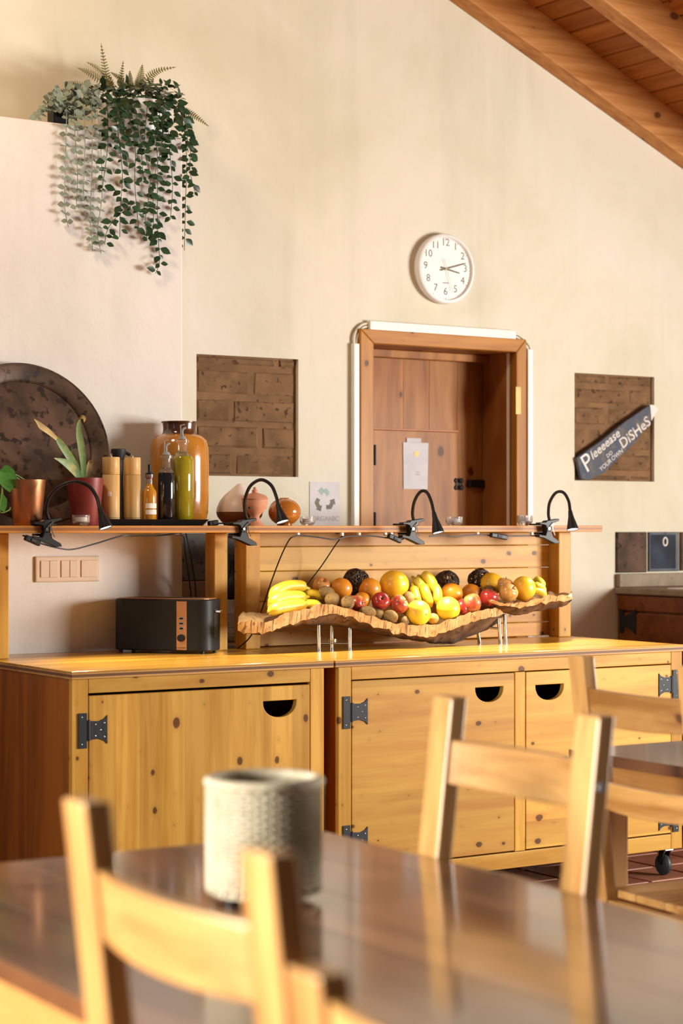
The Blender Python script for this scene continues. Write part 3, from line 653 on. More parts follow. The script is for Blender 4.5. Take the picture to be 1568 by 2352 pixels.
text_part('YOUR', S(1374, 1086) + f, xd, yd, 0.030, 'paint_white', sg, bold=0.0, depth=.001)
text_part('OWN', S(1401, 1062) + f, xd, yd, 0.030, 'paint_white', sg, bold=0.0, depth=.001)
text_part('DiSHeS', S(1425, 1038) + f, xd, yd, 0.070, 'paint_white', sg, bold=0.014, depth=.001)

# --- kitchen counter running forward from the back wall on the right
kx = X_at(1414, WALL_Y); kz = at(1414, 1349, WALL_Y).z
kc = thing('kitchen_counter', (kx, 6.4, 0), 'dark red-brown kitchen counter with stone top below the tiles at right', 'counter')
MB().box(kx + .012, kx + .62, 5.9, WALL_Y, 0.05, kz - .03).build('carcass', 'red_wood', kc, bevel=0.003)
MB().box(kx - .012, kx + .65, 5.88, WALL_Y, kz - .03, kz).build('worktop', 'stone', kc, bevel=0.006)
MB().box(kx - .002, kx + 1.6, WALL_Y - .03, WALL_Y, kz + .001, at(1415, 1318, WALL_Y).z).build('upstand', 'stone', kc, bevel=0.003)
MB().box(kx + .0, kx + .012, 5.95, WALL_Y - .02, 0.12, kz - .115).build('door', 'red_wood', kc, bevel=0.003)
MB().box(kx + .0, kx + .012, 5.92, WALL_Y - .01, kz - .105, kz - .035).build('rail', 'red_wood', kc, bevel=0.003)
MB().box(kx + .06, kx + .56, 6.0, 6.72, kz - .005, kz + .004).build('sink_rim', 'ceramic_white', kc, bevel=0.004)
hz = at(1425, 1425, WALL_Y).z
mb = MB(); mb.prism([(kx - .004, 6.97, hz - .055), (kx - .004, 6.97, hz + .055), (kx - .004, 6.945, hz + .055), (kx - .004, 6.94, hz + .025), (kx - .004, 6.90, hz + .035), (kx - .004, 6.86, hz + .06),
             (kx - .004, 6.86, hz - .06), (kx - .004, 6.90, hz - .035), (kx - .004, 6.94, hz - .025), (kx - .004, 6.945, hz - .055)], (.0045, 0, 0)); mb.build('hinge', 'iron', kc)

# --- low counter behind the left post, with crockery and a bottle
bx0, bx1 = PIER_X + .01, X_at(640, 6.9)
bz = at(500, 1356, 6.97).z
bc = thing('back_counter', (bx0 + .2, 6.85, 0), 'stone ledge below the dark tiles seen through the gap behind the toaster', 'counter')
MB().box(PIER_X + .002, bx1 + .3, 6.965, WALL_Y, bz - .05, at(450, 1335, WALL_Y).z).build('upstand', 'stone', bc, bevel=0.003)
MB().box(PIER_X + .002, bx1 + .3, 6.66, WALL_Y, 0.86, 0.90).build('top', 'stone', bc, bevel=0.004)
MB().box(PIER_X + .012, bx1 + .28, 6.68, WALL_Y, 0.0, 0.86).build('carcass', 'red_wood', bc)
cx = X_at(536, 6.85)
for k, (r, h) in enumerate(((.075, .03), (.07, .028), (.068, .03), (.066, .03), (.06, .05))):
    zz = 0.90 + sum(q[1] for q in ((.075, .03), (.07, .028), (.068, .03), (.066, .03), (.06, .05))[:k])
    tag(MB().lathe([(0, zz), (r * .6, zz), (r * .7, zz + .004), (r, zz + h - .004), (r, zz + h), (r * .96, zz + h), (r * .68, zz + .012), (0, zz + .010)], 28, (cx, 6.85, 0)).build('bowl', 'ceramic_white', smooth=True),
        'white bowl, %s in the stack behind the gap beside the toaster' % ('lowest', 'second from bottom', 'middle one', 'second from top', 'topmost')[k], 'bowl', 'bowls stacked on the back counter')
zz = 0.90 + .168; mb = MB()
mb.lathe([(0, zz), (.045, zz), (.047, zz + .01), (.047, zz + .05), (.03, zz + .08), (.016, zz + .10), (.015, zz + .16), (0, zz + .16)], 24, (cx + .0, 6.85, 0))
b2 = thing('dark_bottle', (cx, 6.85, zz), 'slim black bottle in the gap between the two wooden posts', 'bottle'); mb.build('body', 'black', b2, smooth=True)
MB().lathe([(0, zz + .155), (.018, zz + .155), (.018, zz + .18), (0, zz + .18)], 16, (cx, 6.85, 0)).build('cap', 'black_matt', b2, smooth=True)

# ================================================================== THE TWO SIDEBOARDS
FY = 5.72                       # front of the cabinets
TOPZ = 0.90
LX0, LX1 = X_at(164, FY), X_at(744, FY)
RX0, RX1 = X_at(777, FY), X_at(1566, FY)
def door_with_grip(name, x0, x1, z0, z1, gx0, gx1, gz, mat, parent):
    """door leaf with a half-moon finger hole cut right through it"""
    bm = bmesh.new(); off = origin_of(parent); y0, y1 = FY - 0.001, FY + 0.021
    outer = [(x0, z0), (x1, z0), (x1, z1), (x0, z1)]
    cx_, r = (gx0 + gx1) / 2, (gx1 - gx0) / 2; dep = r * 0.86
    inner = [(gx0, gz)] + [(cx_ - r * math.cos(PI * k / 14), gz - dep * math.sin(PI * k / 14) ** 0.8) for k in range(1, 14)] + [(gx1, gz)]
    es = []
    for loop in (outer, inner):
        vs = [bm.verts.new(Vector((a, y0, c)) - off) for a, c in loop]
        es += [bm.edges.new((vs[i], vs[(i + 1) % len(vs)])) for i in range(len(vs))]
    bmesh.ops.triangle_fill(bm, use_beauty=True, use_dissolve=False, edges=es)
    r_ = bmesh.ops.extrude_face_region(bm, geom=list(bm.faces))
    bmesh.ops.translate(bm, verts=[g for g in r_['geom'] if isinstance(g, bmesh.types.BMVert)], vec=(0, y1 - y0, 0))
    bmesh.ops.recalc_face_normals(bm, faces=bm.faces)
    me = bpy.data.meshes.new(name); bm.to_mesh(me); bm.free(); me.materials.append(M[mat])
    o = bpy.data.objects.new(name, me); COL.objects.link(o); o.parent = parent
    bv = o.modifiers.new('bevel', 'BEVEL'); bv.width = 0.0025; bv.segments = 2; bv.limit_method = 'ANGLE'; bv.angle_limit = math.radians(50)
    return o
def strap_hinge(x, z, side, parent, s=1.0):
    """butterfly hinge; side=+1: door lies to the right of the pin"""
    y = FY - 0.0015; q = lambda a, b_: (x + side * a * s, y, z + b_ * s)
    h = MB(); h.prism([q(-.036, -.056), q(-.006, -.056), q(-.006, .056), q(-.036, .056)], (0, -.003, 0))
    o = h.build('hinge', 'iron', parent, bevel=0.0008); tag(o, 'black iron butterfly hinge')
    MB().prism([q(.004, -.030), q(.035, -.028), q(.055, -.035), q(.066, -.046), q(.066, .046), q(.055, .035), q(.035, .028), q(.004, .030)], (0, -.003, 0)).build('hinge_leaf', 'iron', parent, bevel=0.0008)
    MB().tube([q(0, -.033), q(0, .033)], 0.0065, 10).build('hinge_pin', 'iron', parent, smooth=True)
    mb = MB()
    for a, b_ in ((.024, .018), (.024, -.018), (.055, .022), (.055, -.022), (.042, 0), (-.024, .043), (-.024, -.043)): mb.ball(Vector(q(a, b_)) + Vector((0, -.003, 0)), .0028, .002, .0028, 8, 6)
    mb.build('screws', 'chrome', parent, smooth=True)
def caster(x, y, parent):
    c = MB().box(x - .022, x + .022, y - .022, y + .022, 0.098, 0.108).build('caster', 'chrome', parent, bevel=0.002)
    MB().prism([(x - .019, y - .012, .10), (x - .019, y + .016, .10), (x - .019, y + .026, .05), (x - .019, y + .008, .04)], (.005, 0, 0)).build('fork', 'black', c)
    MB().prism([(x + .014, y - .012, .10), (x + .014, y + .016, .10), (x + .014, y + .026, .05), (x + .014, y + .008, .04)], (.005, 0, 0)).build('fork', 'black', c)
    MB().lathe([(0, -.012), (.034, -.012), (.040, -.007), (.040, .007), (.034, .012), (0, .012)], 24, (x, y + .014, .0405), Matrix.Rotation(PI / 2, 3, 'Y')).build('wheel', 'rubber', c, smooth=True)
def sideboard(x0, x1, back, label, doors, stiles, doormat):
    t = thing('sideboard', ((x0 + x1) / 2, (FY + back) / 2, 0), label, 'cabinet')
    # hollow carcass
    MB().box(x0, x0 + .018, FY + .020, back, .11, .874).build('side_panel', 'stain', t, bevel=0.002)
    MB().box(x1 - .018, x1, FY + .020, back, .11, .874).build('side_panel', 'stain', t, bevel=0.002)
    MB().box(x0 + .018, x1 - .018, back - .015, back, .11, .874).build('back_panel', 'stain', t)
    MB().box(x0 + .018, x1 - .018, FY + .022, back - .015, .11, .13).build('bottom_board', 'pineX', t)
    for i, (a, b_) in enumerate(stiles):
        ends = i in (0, len(stiles) - 1)
        MB().box(a, b_, FY, FY + .021, .11 if ends else .17, .874 if ends else .826).build('stile', 'pineZ', t, bevel=0.0025)
    MB().box(stiles[0][1] + .0008, stiles[-1][0] - .0008, FY, FY + .021, .828, .874).build('top_rail', 'pineX', t, bevel=0.0025)
    MB().box(stiles[0][1] + .0008, stiles[-1][0] - .0008, FY, FY + .021, .11, .168).build('bottom_rail', 'pineX', t, bevel=0.0025)
    for d in doors:
        dd = door_with_grip('door', d['x0'], d['x1'], .1735, d['top'], d['g0'], d['g1'], d['gz'], doormat, t)
        for hz_ in d['hz']: strap_hinge(d['x0'] - .0015 if d['side'] > 0 else d['x1'] + .0015, hz_, d['side'], dd)
    for a in (x0 + .04, x1 - .04):
        for y in (FY + .05, back - .06): caster(a, y, t)
    return t
# left one: a single broad door
sx = [(LX0, X_at(203, FY) - .001), (X_at(712, FY) + .001, LX1)]
left = sideboard(LX0, LX1, 6.59, 'narrower pine sideboard at left carrying the toaster, one door, dark stained side',
                 [dict(x0=sx[0][1] + .002, x1=sx[1][0] - .003, top=.820, g0=X_at(604, FY), g1=X_at(680, FY), gz=at(642, 1609, FY).z, hz=(at(200, 1678, FY).z, .24), side=1)], sx, 'pine_doorV')
MB().box(LX0 - .002, X_at(764, FY), FY - .006, 6.605, TOPZ - .0045, TOPZ).build('worktop', 'pine_top', left, bevel=0.0012)
MB().box(LX0 - .002, X_at(764, FY), FY - .006, 6.605, .8745, TOPZ - .0047).build('worktop_core', 'ply_edge', left, bevel=0.001)
sx = [(RX0, X_at(807, FY) - .001), (X_at(1182, FY), X_at(1206, FY)), (X_at(1541, FY), RX1)]
right = sideboard(RX0, RX1, 6.47, 'longer pine sideboard at right carrying the fruit, two doors, on casters',
                  [dict(x0=sx[0][1] + .002, x1=sx[1][0] - .003, top=.824, g0=X_at(1091, FY), g1=X_at(1155, FY), gz=at(1123, 1578, FY).z, hz=(at(806, 1636, FY).z, at(806, 1932, FY).z), side=1),
                   dict(x0=sx[1][1] + .003, x1=sx[2][0] - .002, top=.824, g0=X_at(1229, FY), g1=X_at(1294, FY), gz=at(1261, 1572, FY).z, hz=(at(1541, 1572, FY).z, at(1541, 1878, FY).z), side=-1)], sx, 'pine_doorH')
WX = X_at(768, FY)
MB().box(WX, RX1 + .006, FY - .006, 6.47, TOPZ - .0045, TOPZ).build('worktop', 'pine_top', right, bevel=0.0012)
MB().box(WX, RX1 + .006, FY - .006, 6.47, .8745, TOPZ - .0047).build('worktop_core', 'ply_edge', right, bevel=0.001)
# posts, plank back and shelves
PY0, PY1 = 6.375, 6.445
SZ = 1.362                       # top of the shelves
def post(x0, x1, par): MB().box(x0, x1, PY0, PY1, TOPZ + .0003, SZ - .0262).build('post', 'pineZ', par, bevel=0.004)
post(2.730, 2.797, left); post(X_at(492, PY0), X_at(523, PY0), left)
post(X_at(564, PY0), X_at(598, PY0), right); post(X_at(1283, PY0), X_at(1311, PY0), right)
bx0, bx1 = X_at(564, PY0) + .002, X_at(1311, PY0) - .002
zs = [TOPZ + .004, 1.012, 1.118, at(900, 1306, PY1).z - .002, at(900, 1254, PY1).z, SZ - .0265]
zs = [TOPZ + .004, at(900, 1440, PY1).z, at(900, 1374, PY1).z, at(900, 1308, PY1).z, at(900, 1254, PY1).z, SZ - .0265]
for a, b_ in zip(zs[:-1], zs[1:]):
    MB().box(bx0, bx1, PY1 + .0005, PY1 + .018, a + .0008, b_ - .0008).build('back_plank', 'pine_doorH', right, bevel=0.003)
SHX = X_at(586, 6.28)
MB().box(2.40, SHX, 6.28, 6.60, SZ - .026, SZ).build('shelf', 'ply_shelf', left, bevel=0.003)
MB().box(SHX + .004, X_at(1383, 6.30), 6.30, 6.55, SZ - .026 , SZ - .0005).build('shelf', 'ply_shelf', right, bevel=0.002)
for x in (686, 787, 826, 886, 900, 1098, 1223):     # cable clips under the shelf's edge
    p = at(x, 1230, 6.305); MB().box(p.x - .005, p.x + .005, 6.3045, 6.318, SZ - .0395, SZ - .0265).build('cable_clip', 'white_plastic', right, bevel=0.001)

# ================================================================== CLIP LAMPS
def clip_lamp(arc, head_end, base_px, label, cords, switches):
    yb = 6.262
    b0 = at(base_px, 1206, yb); b0.z = SZ
    t = thing('clip_lamp', (b0.x, 6.30, SZ), label, 'lamp', 'black gooseneck clip lamps on the shelf edge')
    x, y = b0.x, yb
    def q(a, b_, c): return (x + a, y + b_, SZ + c)
    # upper and lower jaw of the clamp, seen from the side along the shelf
    up = MB().prism([q(-.050, 0, .012), q(-.018, 0, .014), q(-.012, 0, .020), q(.050, 0, .028), (x + .052, y, SZ + .020), q(.030, 0, .013), q(.012, 0, .004), q(.010, 0, -.026), q(-.012, 0, -.026), q(-.018, 0, .000), q(-.030, 0, .004), q(-.050, 0, .004)], (0, .030, 0))
    up.build('upper_jaw', 'black', t, bevel=0.002)
    MB().prism([q(-.054, 0, -.036), q(-.020, 0, -.040), q(-.012, 0, -.020), q(.008, 0, -.020), q(.020, 0, -.046), q(.050, 0, -.062), q(.054, 0, -.072), q(.030, 0, -.074), q(.0, 0, -.062), q(-.03, 0, -.050), q(-.054, 0, -.046)], (0, .030, 0)).build('lower_jaw', 'black', t, bevel=0.002)
    MB().box(x - .046, x + .046, yb + .030, 6.34, SZ + .0008, SZ + .008).build('upper_pad', 'black', t, bevel=0.002)
    MB().box(x - .030, x + .030, yb + .030, 6.33, SZ - .036, SZ - .0275).build('lower_pad', 'black', t, bevel=0.002)
    MB().tube(smooth_path([q(-.006, -.004, -.012), q(.008, -.006, .004), q(.018, -.004, .012), q(.012, -.004, -.01), q(.022, -.006, -.040)], 5), 0.0016, 6).build('spring', 'chrome', t, smooth=True)
    MB().lathe([(0, 0), (.005, 0), (.005, .006), (0, .006)], 10, q(-.006, 0, -.012), Matrix.Rotation(PI / 2, 3, 'X')).build('rivet', 'chrome', t, smooth=True)
    n = len(arc); pts = []
    for i, (ax, ay) in enumerate(arc):
        pts.append(at(ax, ay, yb + .012 - (0.02 + .13) * (i / (n - 1)) ** 1.3))
    pts[0].z = SZ + .018
    sp = smooth_path(pts, 8)
    MB().tube(sp, 0.0062, 12).build('gooseneck', 'black', t, smooth=True)
    e0 = sp[-1]; e1 = at(head_end[0], head_end[1], e0.y - 0.02)
    d = (e1 - e0); L = d.length; d.normalize()
    rot = d.to_track_quat('Z', 'Y').to_matrix()
    MB().lathe([(0.0065, -.004), (.008, .0), (.011, L * .3), (.017, L * .6), (.0225, L * .88), (.0235, L), (.0225, L), (.021, L * .88), (.015, L * .6)], 28, e0, rot).build('shade', 'black', t, smooth=True)
    MB().lathe([(0.0, L * .955), (.0208, L * .955), (.0208, L * .94), (0, L * .94)], 24, e0, rot).build('bulb', 'bulb', t, smooth=True)
    ld = bpy.data.lights.new('lamp_beam', 'SPOT'); ld.energy = LAMP_W; ld.color = (1, 0.86, 0.58); ld.spot_size = math.radians(128); ld.spot_blend = 0.8; ld.shadow_soft_size = 0.02
    lo = bpy.data.objects.new('lamp_beam', ld); COL.objects.link(lo); lo.parent = t; lo.location = e1 + d * .006 - t.location
    aim = (d + Vector((0, -0.6, -1.0))).normalized(); lo.rotation_euler = aim.to_track_quat('-Z', 'Y').to_euler()
    for c in cords:
        MB().tube(smooth_path([at(a, b_, yy) for a, b_, yy in c], 6), 0.0026, 6).build('cord', 'black', t, smooth=True)
    for (ax, ay, bx_, by_, yy) in switches:
        p0, p1 = at(ax, ay, yy), at(bx_, by_, yy); d = p1 - p0; u = d.normalized(); w = Vector((-u.z, 0, u.x))
        sw_ = MB().obox((p0 + p1) / 2, d * .5, (0, .009, 0), w * .010).build('cord_switch', 'black', t, bevel=0.004)
        MB().obox((p0 + p1) / 2 + Vector((0, -.009, 0)), d * .14, (0, .003, 0), w * .005).build('switch_rocker', 'black_matt', sw_, bevel=0.001)
LAMP_W = 27.0
clip_lamp([(113, 1196), (107, 1172), (113, 1143), (136, 1118), (172, 1106), (203, 1116), (221, 1140), (229, 1168)], (243, 1213), 110,
          'clip lamp clamped in front of the copper pot, leftmost', [[(52, 1230, 6.268), (86, 1238, 6.268)], [(92, 1248, 6.268), (130, 1258, 6.27), (165, 1262, 6.28), (215, 1250, 6.29), (278, 1231, 6.295), (300, 1231, 6.3), (360, 1230, 6.3), (417, 1229, 6.3), (424, 1262, 6.45), (432, 1315, 6.5), (438, 1362, 6.53), (440, 1430, 6.55)],
          [(427, 1226, 6.31), (434, 1258, 6.42), (443, 1305, 6.5), (448, 1340, 6.53), (452, 1420, 6.56)]], [(57, 1234, 92, 1249, 6.262)])
clip_lamp([(568, 1196), (562, 1172), (563, 1145), (575, 1116), (599, 1102), (622, 1114), (634, 1140), (638, 1160)], (649, 1199), 562,
          'clip lamp between the terracotta burner and the round brown vase', [[(562, 1195, 6.33), (540, 1202, 6.33), (505, 1202, 6.33), (480, 1203, 6.34)], [(678, 1231, 6.296), (664, 1240, 6.30), (645, 1278, 6.34), (625, 1330, 6.36), (608, 1380, 6.365), (590, 1432, 6.36), (572, 1466, 6.36), (546, 1489, 6.40)]], [(478, 1203, 500, 1200, 6.33)])
clip_lamp([(950, 1196), (947, 1178), (952, 1150), (966, 1129), (980, 1131), (990, 1152), (996, 1178)], (1006, 1224), 950,
          'clip lamp in front of the door between two glass tealights', [[(926, 1238, 6.29), (915, 1240, 6.29)], [(893, 1236, 6.292), (850, 1231, 6.295), (800, 1232, 6.294), (768, 1239, 6.292), (730, 1234, 6.294), (690, 1230, 6.296), (678, 1231, 6.296)],
          [(786, 1231, 6.298), (770, 1252, 6.33), (738, 1300, 6.38), (705, 1344, 6.40), (690, 1375, 6.41)]], [(891, 1230, 920, 1243, 6.285)])
clip_lamp([(1262, 1196), (1259, 1180), (1262, 1154), (1276, 1132), (1293, 1131), (1305, 1150), (1309, 1174)], (1315, 1217), 1262,
          'clip lamp on the right end of the shelf, rightmost', [[(1240, 1230, 6.292), (1200, 1231, 6.294), (1163, 1231, 6.294)], [(1126, 1230, 6.294), (1105, 1228, 6.296), (1070, 1230, 6.296), (1045, 1233, 6.294), (1015, 1230, 6.296), (985, 1232, 6.294)]], [(1126, 1228, 1163, 1235, 6.285)])

# ================================================================== THINGS ON THE LEFT SHELF
def Wd(px, x, Y): return px * mpp(x, Y)          # pixel width to metres at that spot
def spot(x, Y, z=SZ): p = at(x, HORIZON, Y); return Vector((p.x, Y, z))
# leaning metal tray
r = 0.300; lean = math.radians(18)
bc_ = spot(103, 6.405); u = Vector((1, 0, 0)); v = Vector((0, math.sin(lean), math.cos(lean))); nrm = Vector((0, -math.cos(lean), math.sin(lean)))
cen = bc_ + v * (r + .002)
cen.x = X_at(66, cen.y)
rotm = Matrix((u, v, nrm)).transposed()
rt_ = thing('round_tray', (cen.x, bc_.y, SZ), 'large dark hammered metal tray leaning on the wall behind the plants', 'tray')
MB().lathe([(0, .0), (r * .80, .0), (r * .805, .003), (r * .83, .008), (r * .97, .024), (r, .024), (r, .020), (r * .97, .014), (r * .82, -.004), (0, -.005)], 72, cen, rotm).build('dish', 'tray_metal', rt_, smooth=True)
MB().tube([cen + rotm @ Vector((math.cos(a) * r, math.sin(a) * r, .022)) for a in [2 * PI * k / 72 for k in range(72)]], 0.004, 8, closed=True).build('rolled_rim', 'tray_metal', rt_, smooth=True)

def flower_pot(name, x, Y, wtop, wbot, ytop, label, mat):
    c = spot(x, Y); rt, rb = Wd(wtop, x, Y) / 2, Wd(wbot, x, Y) / 2; h = at(x, ytop, Y).z - SZ
    t = thing(name, c, label, 'plant')
    MB().lathe([(0, 0), (rb, 0), (rb + .002, .003), (rt, h), (rt - .004, h), (rt - .006, h - .015), (rt - .007, h - .02)], 40, c).build('pot', mat, t, smooth=True)
    MB().lathe([(rt - .006, h - .018), (0, h - .012)], 24, c).build('soil', 'soil', t, smooth=True)
    return t, c, h
def ribbon(pts, widths, normal, fold=0.25, thick=0.0):
    """a leaf blade along a path: two halves meeting in a keel"""
    mb = MB(); vs = []; n = len(pts)
    for i, p in enumerate(pts):
        a = pts[max(i - 1, 0)]; b_ = pts[min(i + 1, n - 1)]; t = (b_ - a).normalized(); s = t.cross(normal).normalized(); nn = s.cross(t)
        vs += [p - s * widths[i] + nn * widths[i] * fold, p, p + s * widths[i] + nn * widths[i] * fold]
    fs = []
    for i in range(n - 1):
        for k in (0, 1): fs.append((3 * i + k, 3 * i + k + 1, 3 * i + 4 + k, 3 * i + 3 + k))
    return mb.add(vs, fs)
PYY = 6.347
t, c, h = flower_pot('potted_pothos', 62, PYY, 86, 62, 1102, 'copper metal pot with a trailing green pothos at the left end', 'copper')
def heart_leaf(cx_, cy_, L, W, Y, par, ang):
    o = at(cx_, cy_, Y); ax = Vector((math.sin(ang), -.25, math.cos(ang))).normalized(); 
    ks = [(0, 0), (-.06, .25), (.05, .42), (.35, .5), (.7, .32), (1.0, 0)]
    nrm_ = Vector((0, -1, .2)); s = ax.cross(nrm_).normalized(); nn = s.cross(ax)
    pl = [o + ax * a * L - s * b_ * W + nn * .12 * b_ * W for a, b_ in ks]; pr = [o + ax * a * L + s * b_ * W + nn * .12 * b_ * W for a, b_ in ks]; mid = [o + ax * max(a, 0.0) * L for a, b_ in ks]
    mb = MB(); n = len(ks); mb.add(pl + mid + pr, [(i, i + 1, n + i + 1, n + i) for i in range(n - 1)] + [(n + i, n + i + 1, 2 * n + i + 1, 2 * n + i) for i in range(n - 1)])
    return mb.build('leaf', 'pothos', par, smooth=True)
heart_leaf(3, 1078, .085, .07, 6.34, t, math.radians(145)); heart_leaf(12, 1085, .072, .075, 6.335, t, math.radians(172)); heart_leaf(-6, 1140, .06, .055, 6.32, t, math.radians(160)); heart_leaf(-20, 1110, .08, .07, 6.33, t, math.radians(200))
for pts in ([(60, 1104, 6.40), (35, 1090, 6.36), (12, 1088, 6.335)], [(48, 1104, 6.38), (10, 1080, 6.35), (4, 1130, 6.32), (0, 1175, 6.31), (20, 1172, 6.31), (24, 1165, 6.31)], [(45, 1106, 6.37), (8, 1110, 6.33), (6, 1150, 6.32), (-10, 1190, 6.30)]):
    MB().tube(smooth_path([at(*p) for p in pts], 5), 0.0022, 6).build('stem', 'stem_green', t, smooth=True)
PYY = 6.347
t, c, h = flower_pot('potted_snake_plant', 195, PYY, 86, 62, 1098, 'dark red pot with striped upright leaves, one dried', 'pot_red')
nrm_ = Vector((-.3, -1, .1))
def blade(pts, w, mat='blade', Y0=PYY):
    sp = smooth_path([at(a, b_, yy) for a, b_, yy in pts], 5); n = len(sp)
    ws = [w * (0.55 + 0.45 * math.sin(PI * min(i / (n - 1) * 1.15, 1.0) * .9)) * (1 - (i / (n - 1)) ** 5) + .0004 for i in range(n)]
    ribbon(sp, ws, nrm_, 0.3).build('leaf', mat, t, smooth=True)
blade([(186, 1100, 6.350), (172, 1070, 6.330), (150, 1035, 6.310), (133, 1010, 6.300), (127, 1000, 6.295)], .013)
blade([(130, 1008, 6.298), (112, 992, 6.290), (95, 980, 6.285), (88, 972, 6.280), (78, 962, 6.275)], .010, 'blade_dry')
blade([(192, 1100, 6.350), (191, 1065, 6.340), (187, 1030, 6.330), (182, 1000, 6.330), (181, 975, 6.325), (186, 958, 6.320)], .0125)
blade([(183, 962, 6.322), (189, 957, 6.310), (194, 962, 6.300), (193, 970, 6.295)], .006, 'blade_dry')
blade([(184, 1100, 6.340), (168, 1078, 6.320), (148, 1062, 6.300), (124, 1052, 6.290)], .015)
blade([(182, 1100, 6.360), (178, 1075, 6.360), (168, 1045, 6.350), (165, 1026, 6.350)], .008)
blade([(196, 1100, 6.360), (203, 1082, 6.350), (207, 1062, 6.340), (213, 1056, 6.330)], .009, 'blade_dry')
blade([(192, 1100, 6.360), (196, 1080, 6.360), (193, 1052, 6.360)], .008)
# black serving tray with mills and bottles
ty = 6.36; tx0, tx1 = X_at(226, 6.31), X_at(479, 6.31); ty0, ty1 = 6.305, 6.414
tt = thing('serving_tray', ((tx0 + tx1) / 2, ty, SZ), 'shallow black tray on the left shelf under mills and oil bottles', 'tray')
rim = .02
MB().add([(tx0 + rim, ty0 + rim, SZ + .0005), (tx1 - rim, ty0 + rim, SZ + .0005), (tx1 - rim, ty1 - rim, SZ + .0005), (tx0 + rim, ty1 - rim, SZ + .0005),
          (tx0, ty0, SZ + .022), (tx1, ty0, SZ + .022), (tx1, ty1, SZ + .022), (tx0, ty1, SZ + .022),
          (tx0 + .004, ty0 + .004, SZ + .0225), (tx1 - .004, ty0 + .004, SZ + .0225), (tx1 - .004, ty1 - .004, SZ + .0225), (tx0 + .004, ty1 - .004, SZ + .0225),
          (tx0 + rim + .003, ty0 + rim + .003, SZ + .004), (tx1 - rim - .003, ty0 + rim + .003, SZ + .004), (tx1 - rim - .003, ty1 - rim - .003, SZ + .004), (tx0 + rim + .003, ty1 - rim - .003, SZ + .004)],
         [(3, 2, 1, 0)] + [(a + k, a + (k + 1) % 4, a + 4 + (k + 1) % 4, a + 4 + k) for a in (0, 4, 8) for k in range(4)] + [(12, 13, 14, 15)]).build('dish', 'black', tt)
TZ0 = SZ + .0042
def pepper_mill(x, Y, w, ytop, label):
    c = spot(x, Y, TZ0); r_ = Wd(w, x, Y) / 2; h_ = at(x, ytop, Y).z - TZ0; m_ = h_ * .74
    t = thing('pepper_mill', c, label, 'mill', 'bamboo mills on the black tray')
    MB().lathe([(0, 0), (r_ * .97, 0), (r_, .002), (r_, m_ - .001), (r_ * .97, m_), (0, m_)], 36, c).build('body', 'bamboo', t, smooth=True)
    MB().lathe([(0, m_ + .0008), (r_ * .97, m_ + .0008), (r_, m_ + .002), (r_, h_ - .003), (r_ * .96, h_), (0, h_)], 36, c).build('cap', 'bamboo', t, smooth=True)
    for zz in (.014, .019, .024):
        MB().tube([c + Vector((math.cos(a) * r_, math.sin(a) * r_, zz)) for a in [2 * PI * k / 32 for k in range(32)]], 0.0007, 4, closed=True).build('groove_ring', 'brown_stem', t)
    MB().lathe([(0, h_), (.004, h_), (.003, h_ + .004), (.0055, h_ + .008), (.004, h_ + .012), (0, h_ + .013)], 14, c).build('knob', 'chrome', t, smooth=True)
    return t, c, r_
t, c, r_ = pepper_mill(255, 6.36, 40, 1050, 'bamboo pepper mill next to the red plant pot')
mb = MB(); a0 = math.radians(232)
pl = [(c + Vector((math.cos(a0 + k * .09) * (r_ + .0006), math.sin(a0 + k * .09) * (r_ + .0006), z_))) for z_ in (.100, .116) for k in range(-3, 4)]
mb.add(pl, [(k, k + 1, 8 + k, 7 + k) for k in range(6)]); mb.build('sticker', 'label_paper', t)
pepper_mill(304, 6.365, 38, 1051, 'bamboo pepper mill beside the small orange sauce bottle')
c = spot(272, 6.47, SZ); h_ = at(272, 1032, 6.47).z - SZ
t = thing('black_grinder', c, 'tall matt black grinder behind the two bamboo mills', 'mill')
MB().lathe([(0, 0), (.024, 0), (.024, .01), (.019, .03), (.016, h_ * .55), (.018, h_ * .80), (.018, h_ * .86)], 28, c).build('body', 'black_matt', t, smooth=True)
MB().lathe([(0.0, h_ * .86), (.019, h_ * .862), (.027, h_ * .95), (.027, h_), (.024, h_ + .002), (0, h_ + .002)], 28, c).build('top', 'black_matt', t, smooth=True)
MB().tube([c + Vector((.02, 0, h_ * .97)), c + Vector((.045, -.005, h_ * .93))], .006, 8).build('spout', 'black_matt', t, smooth=True)
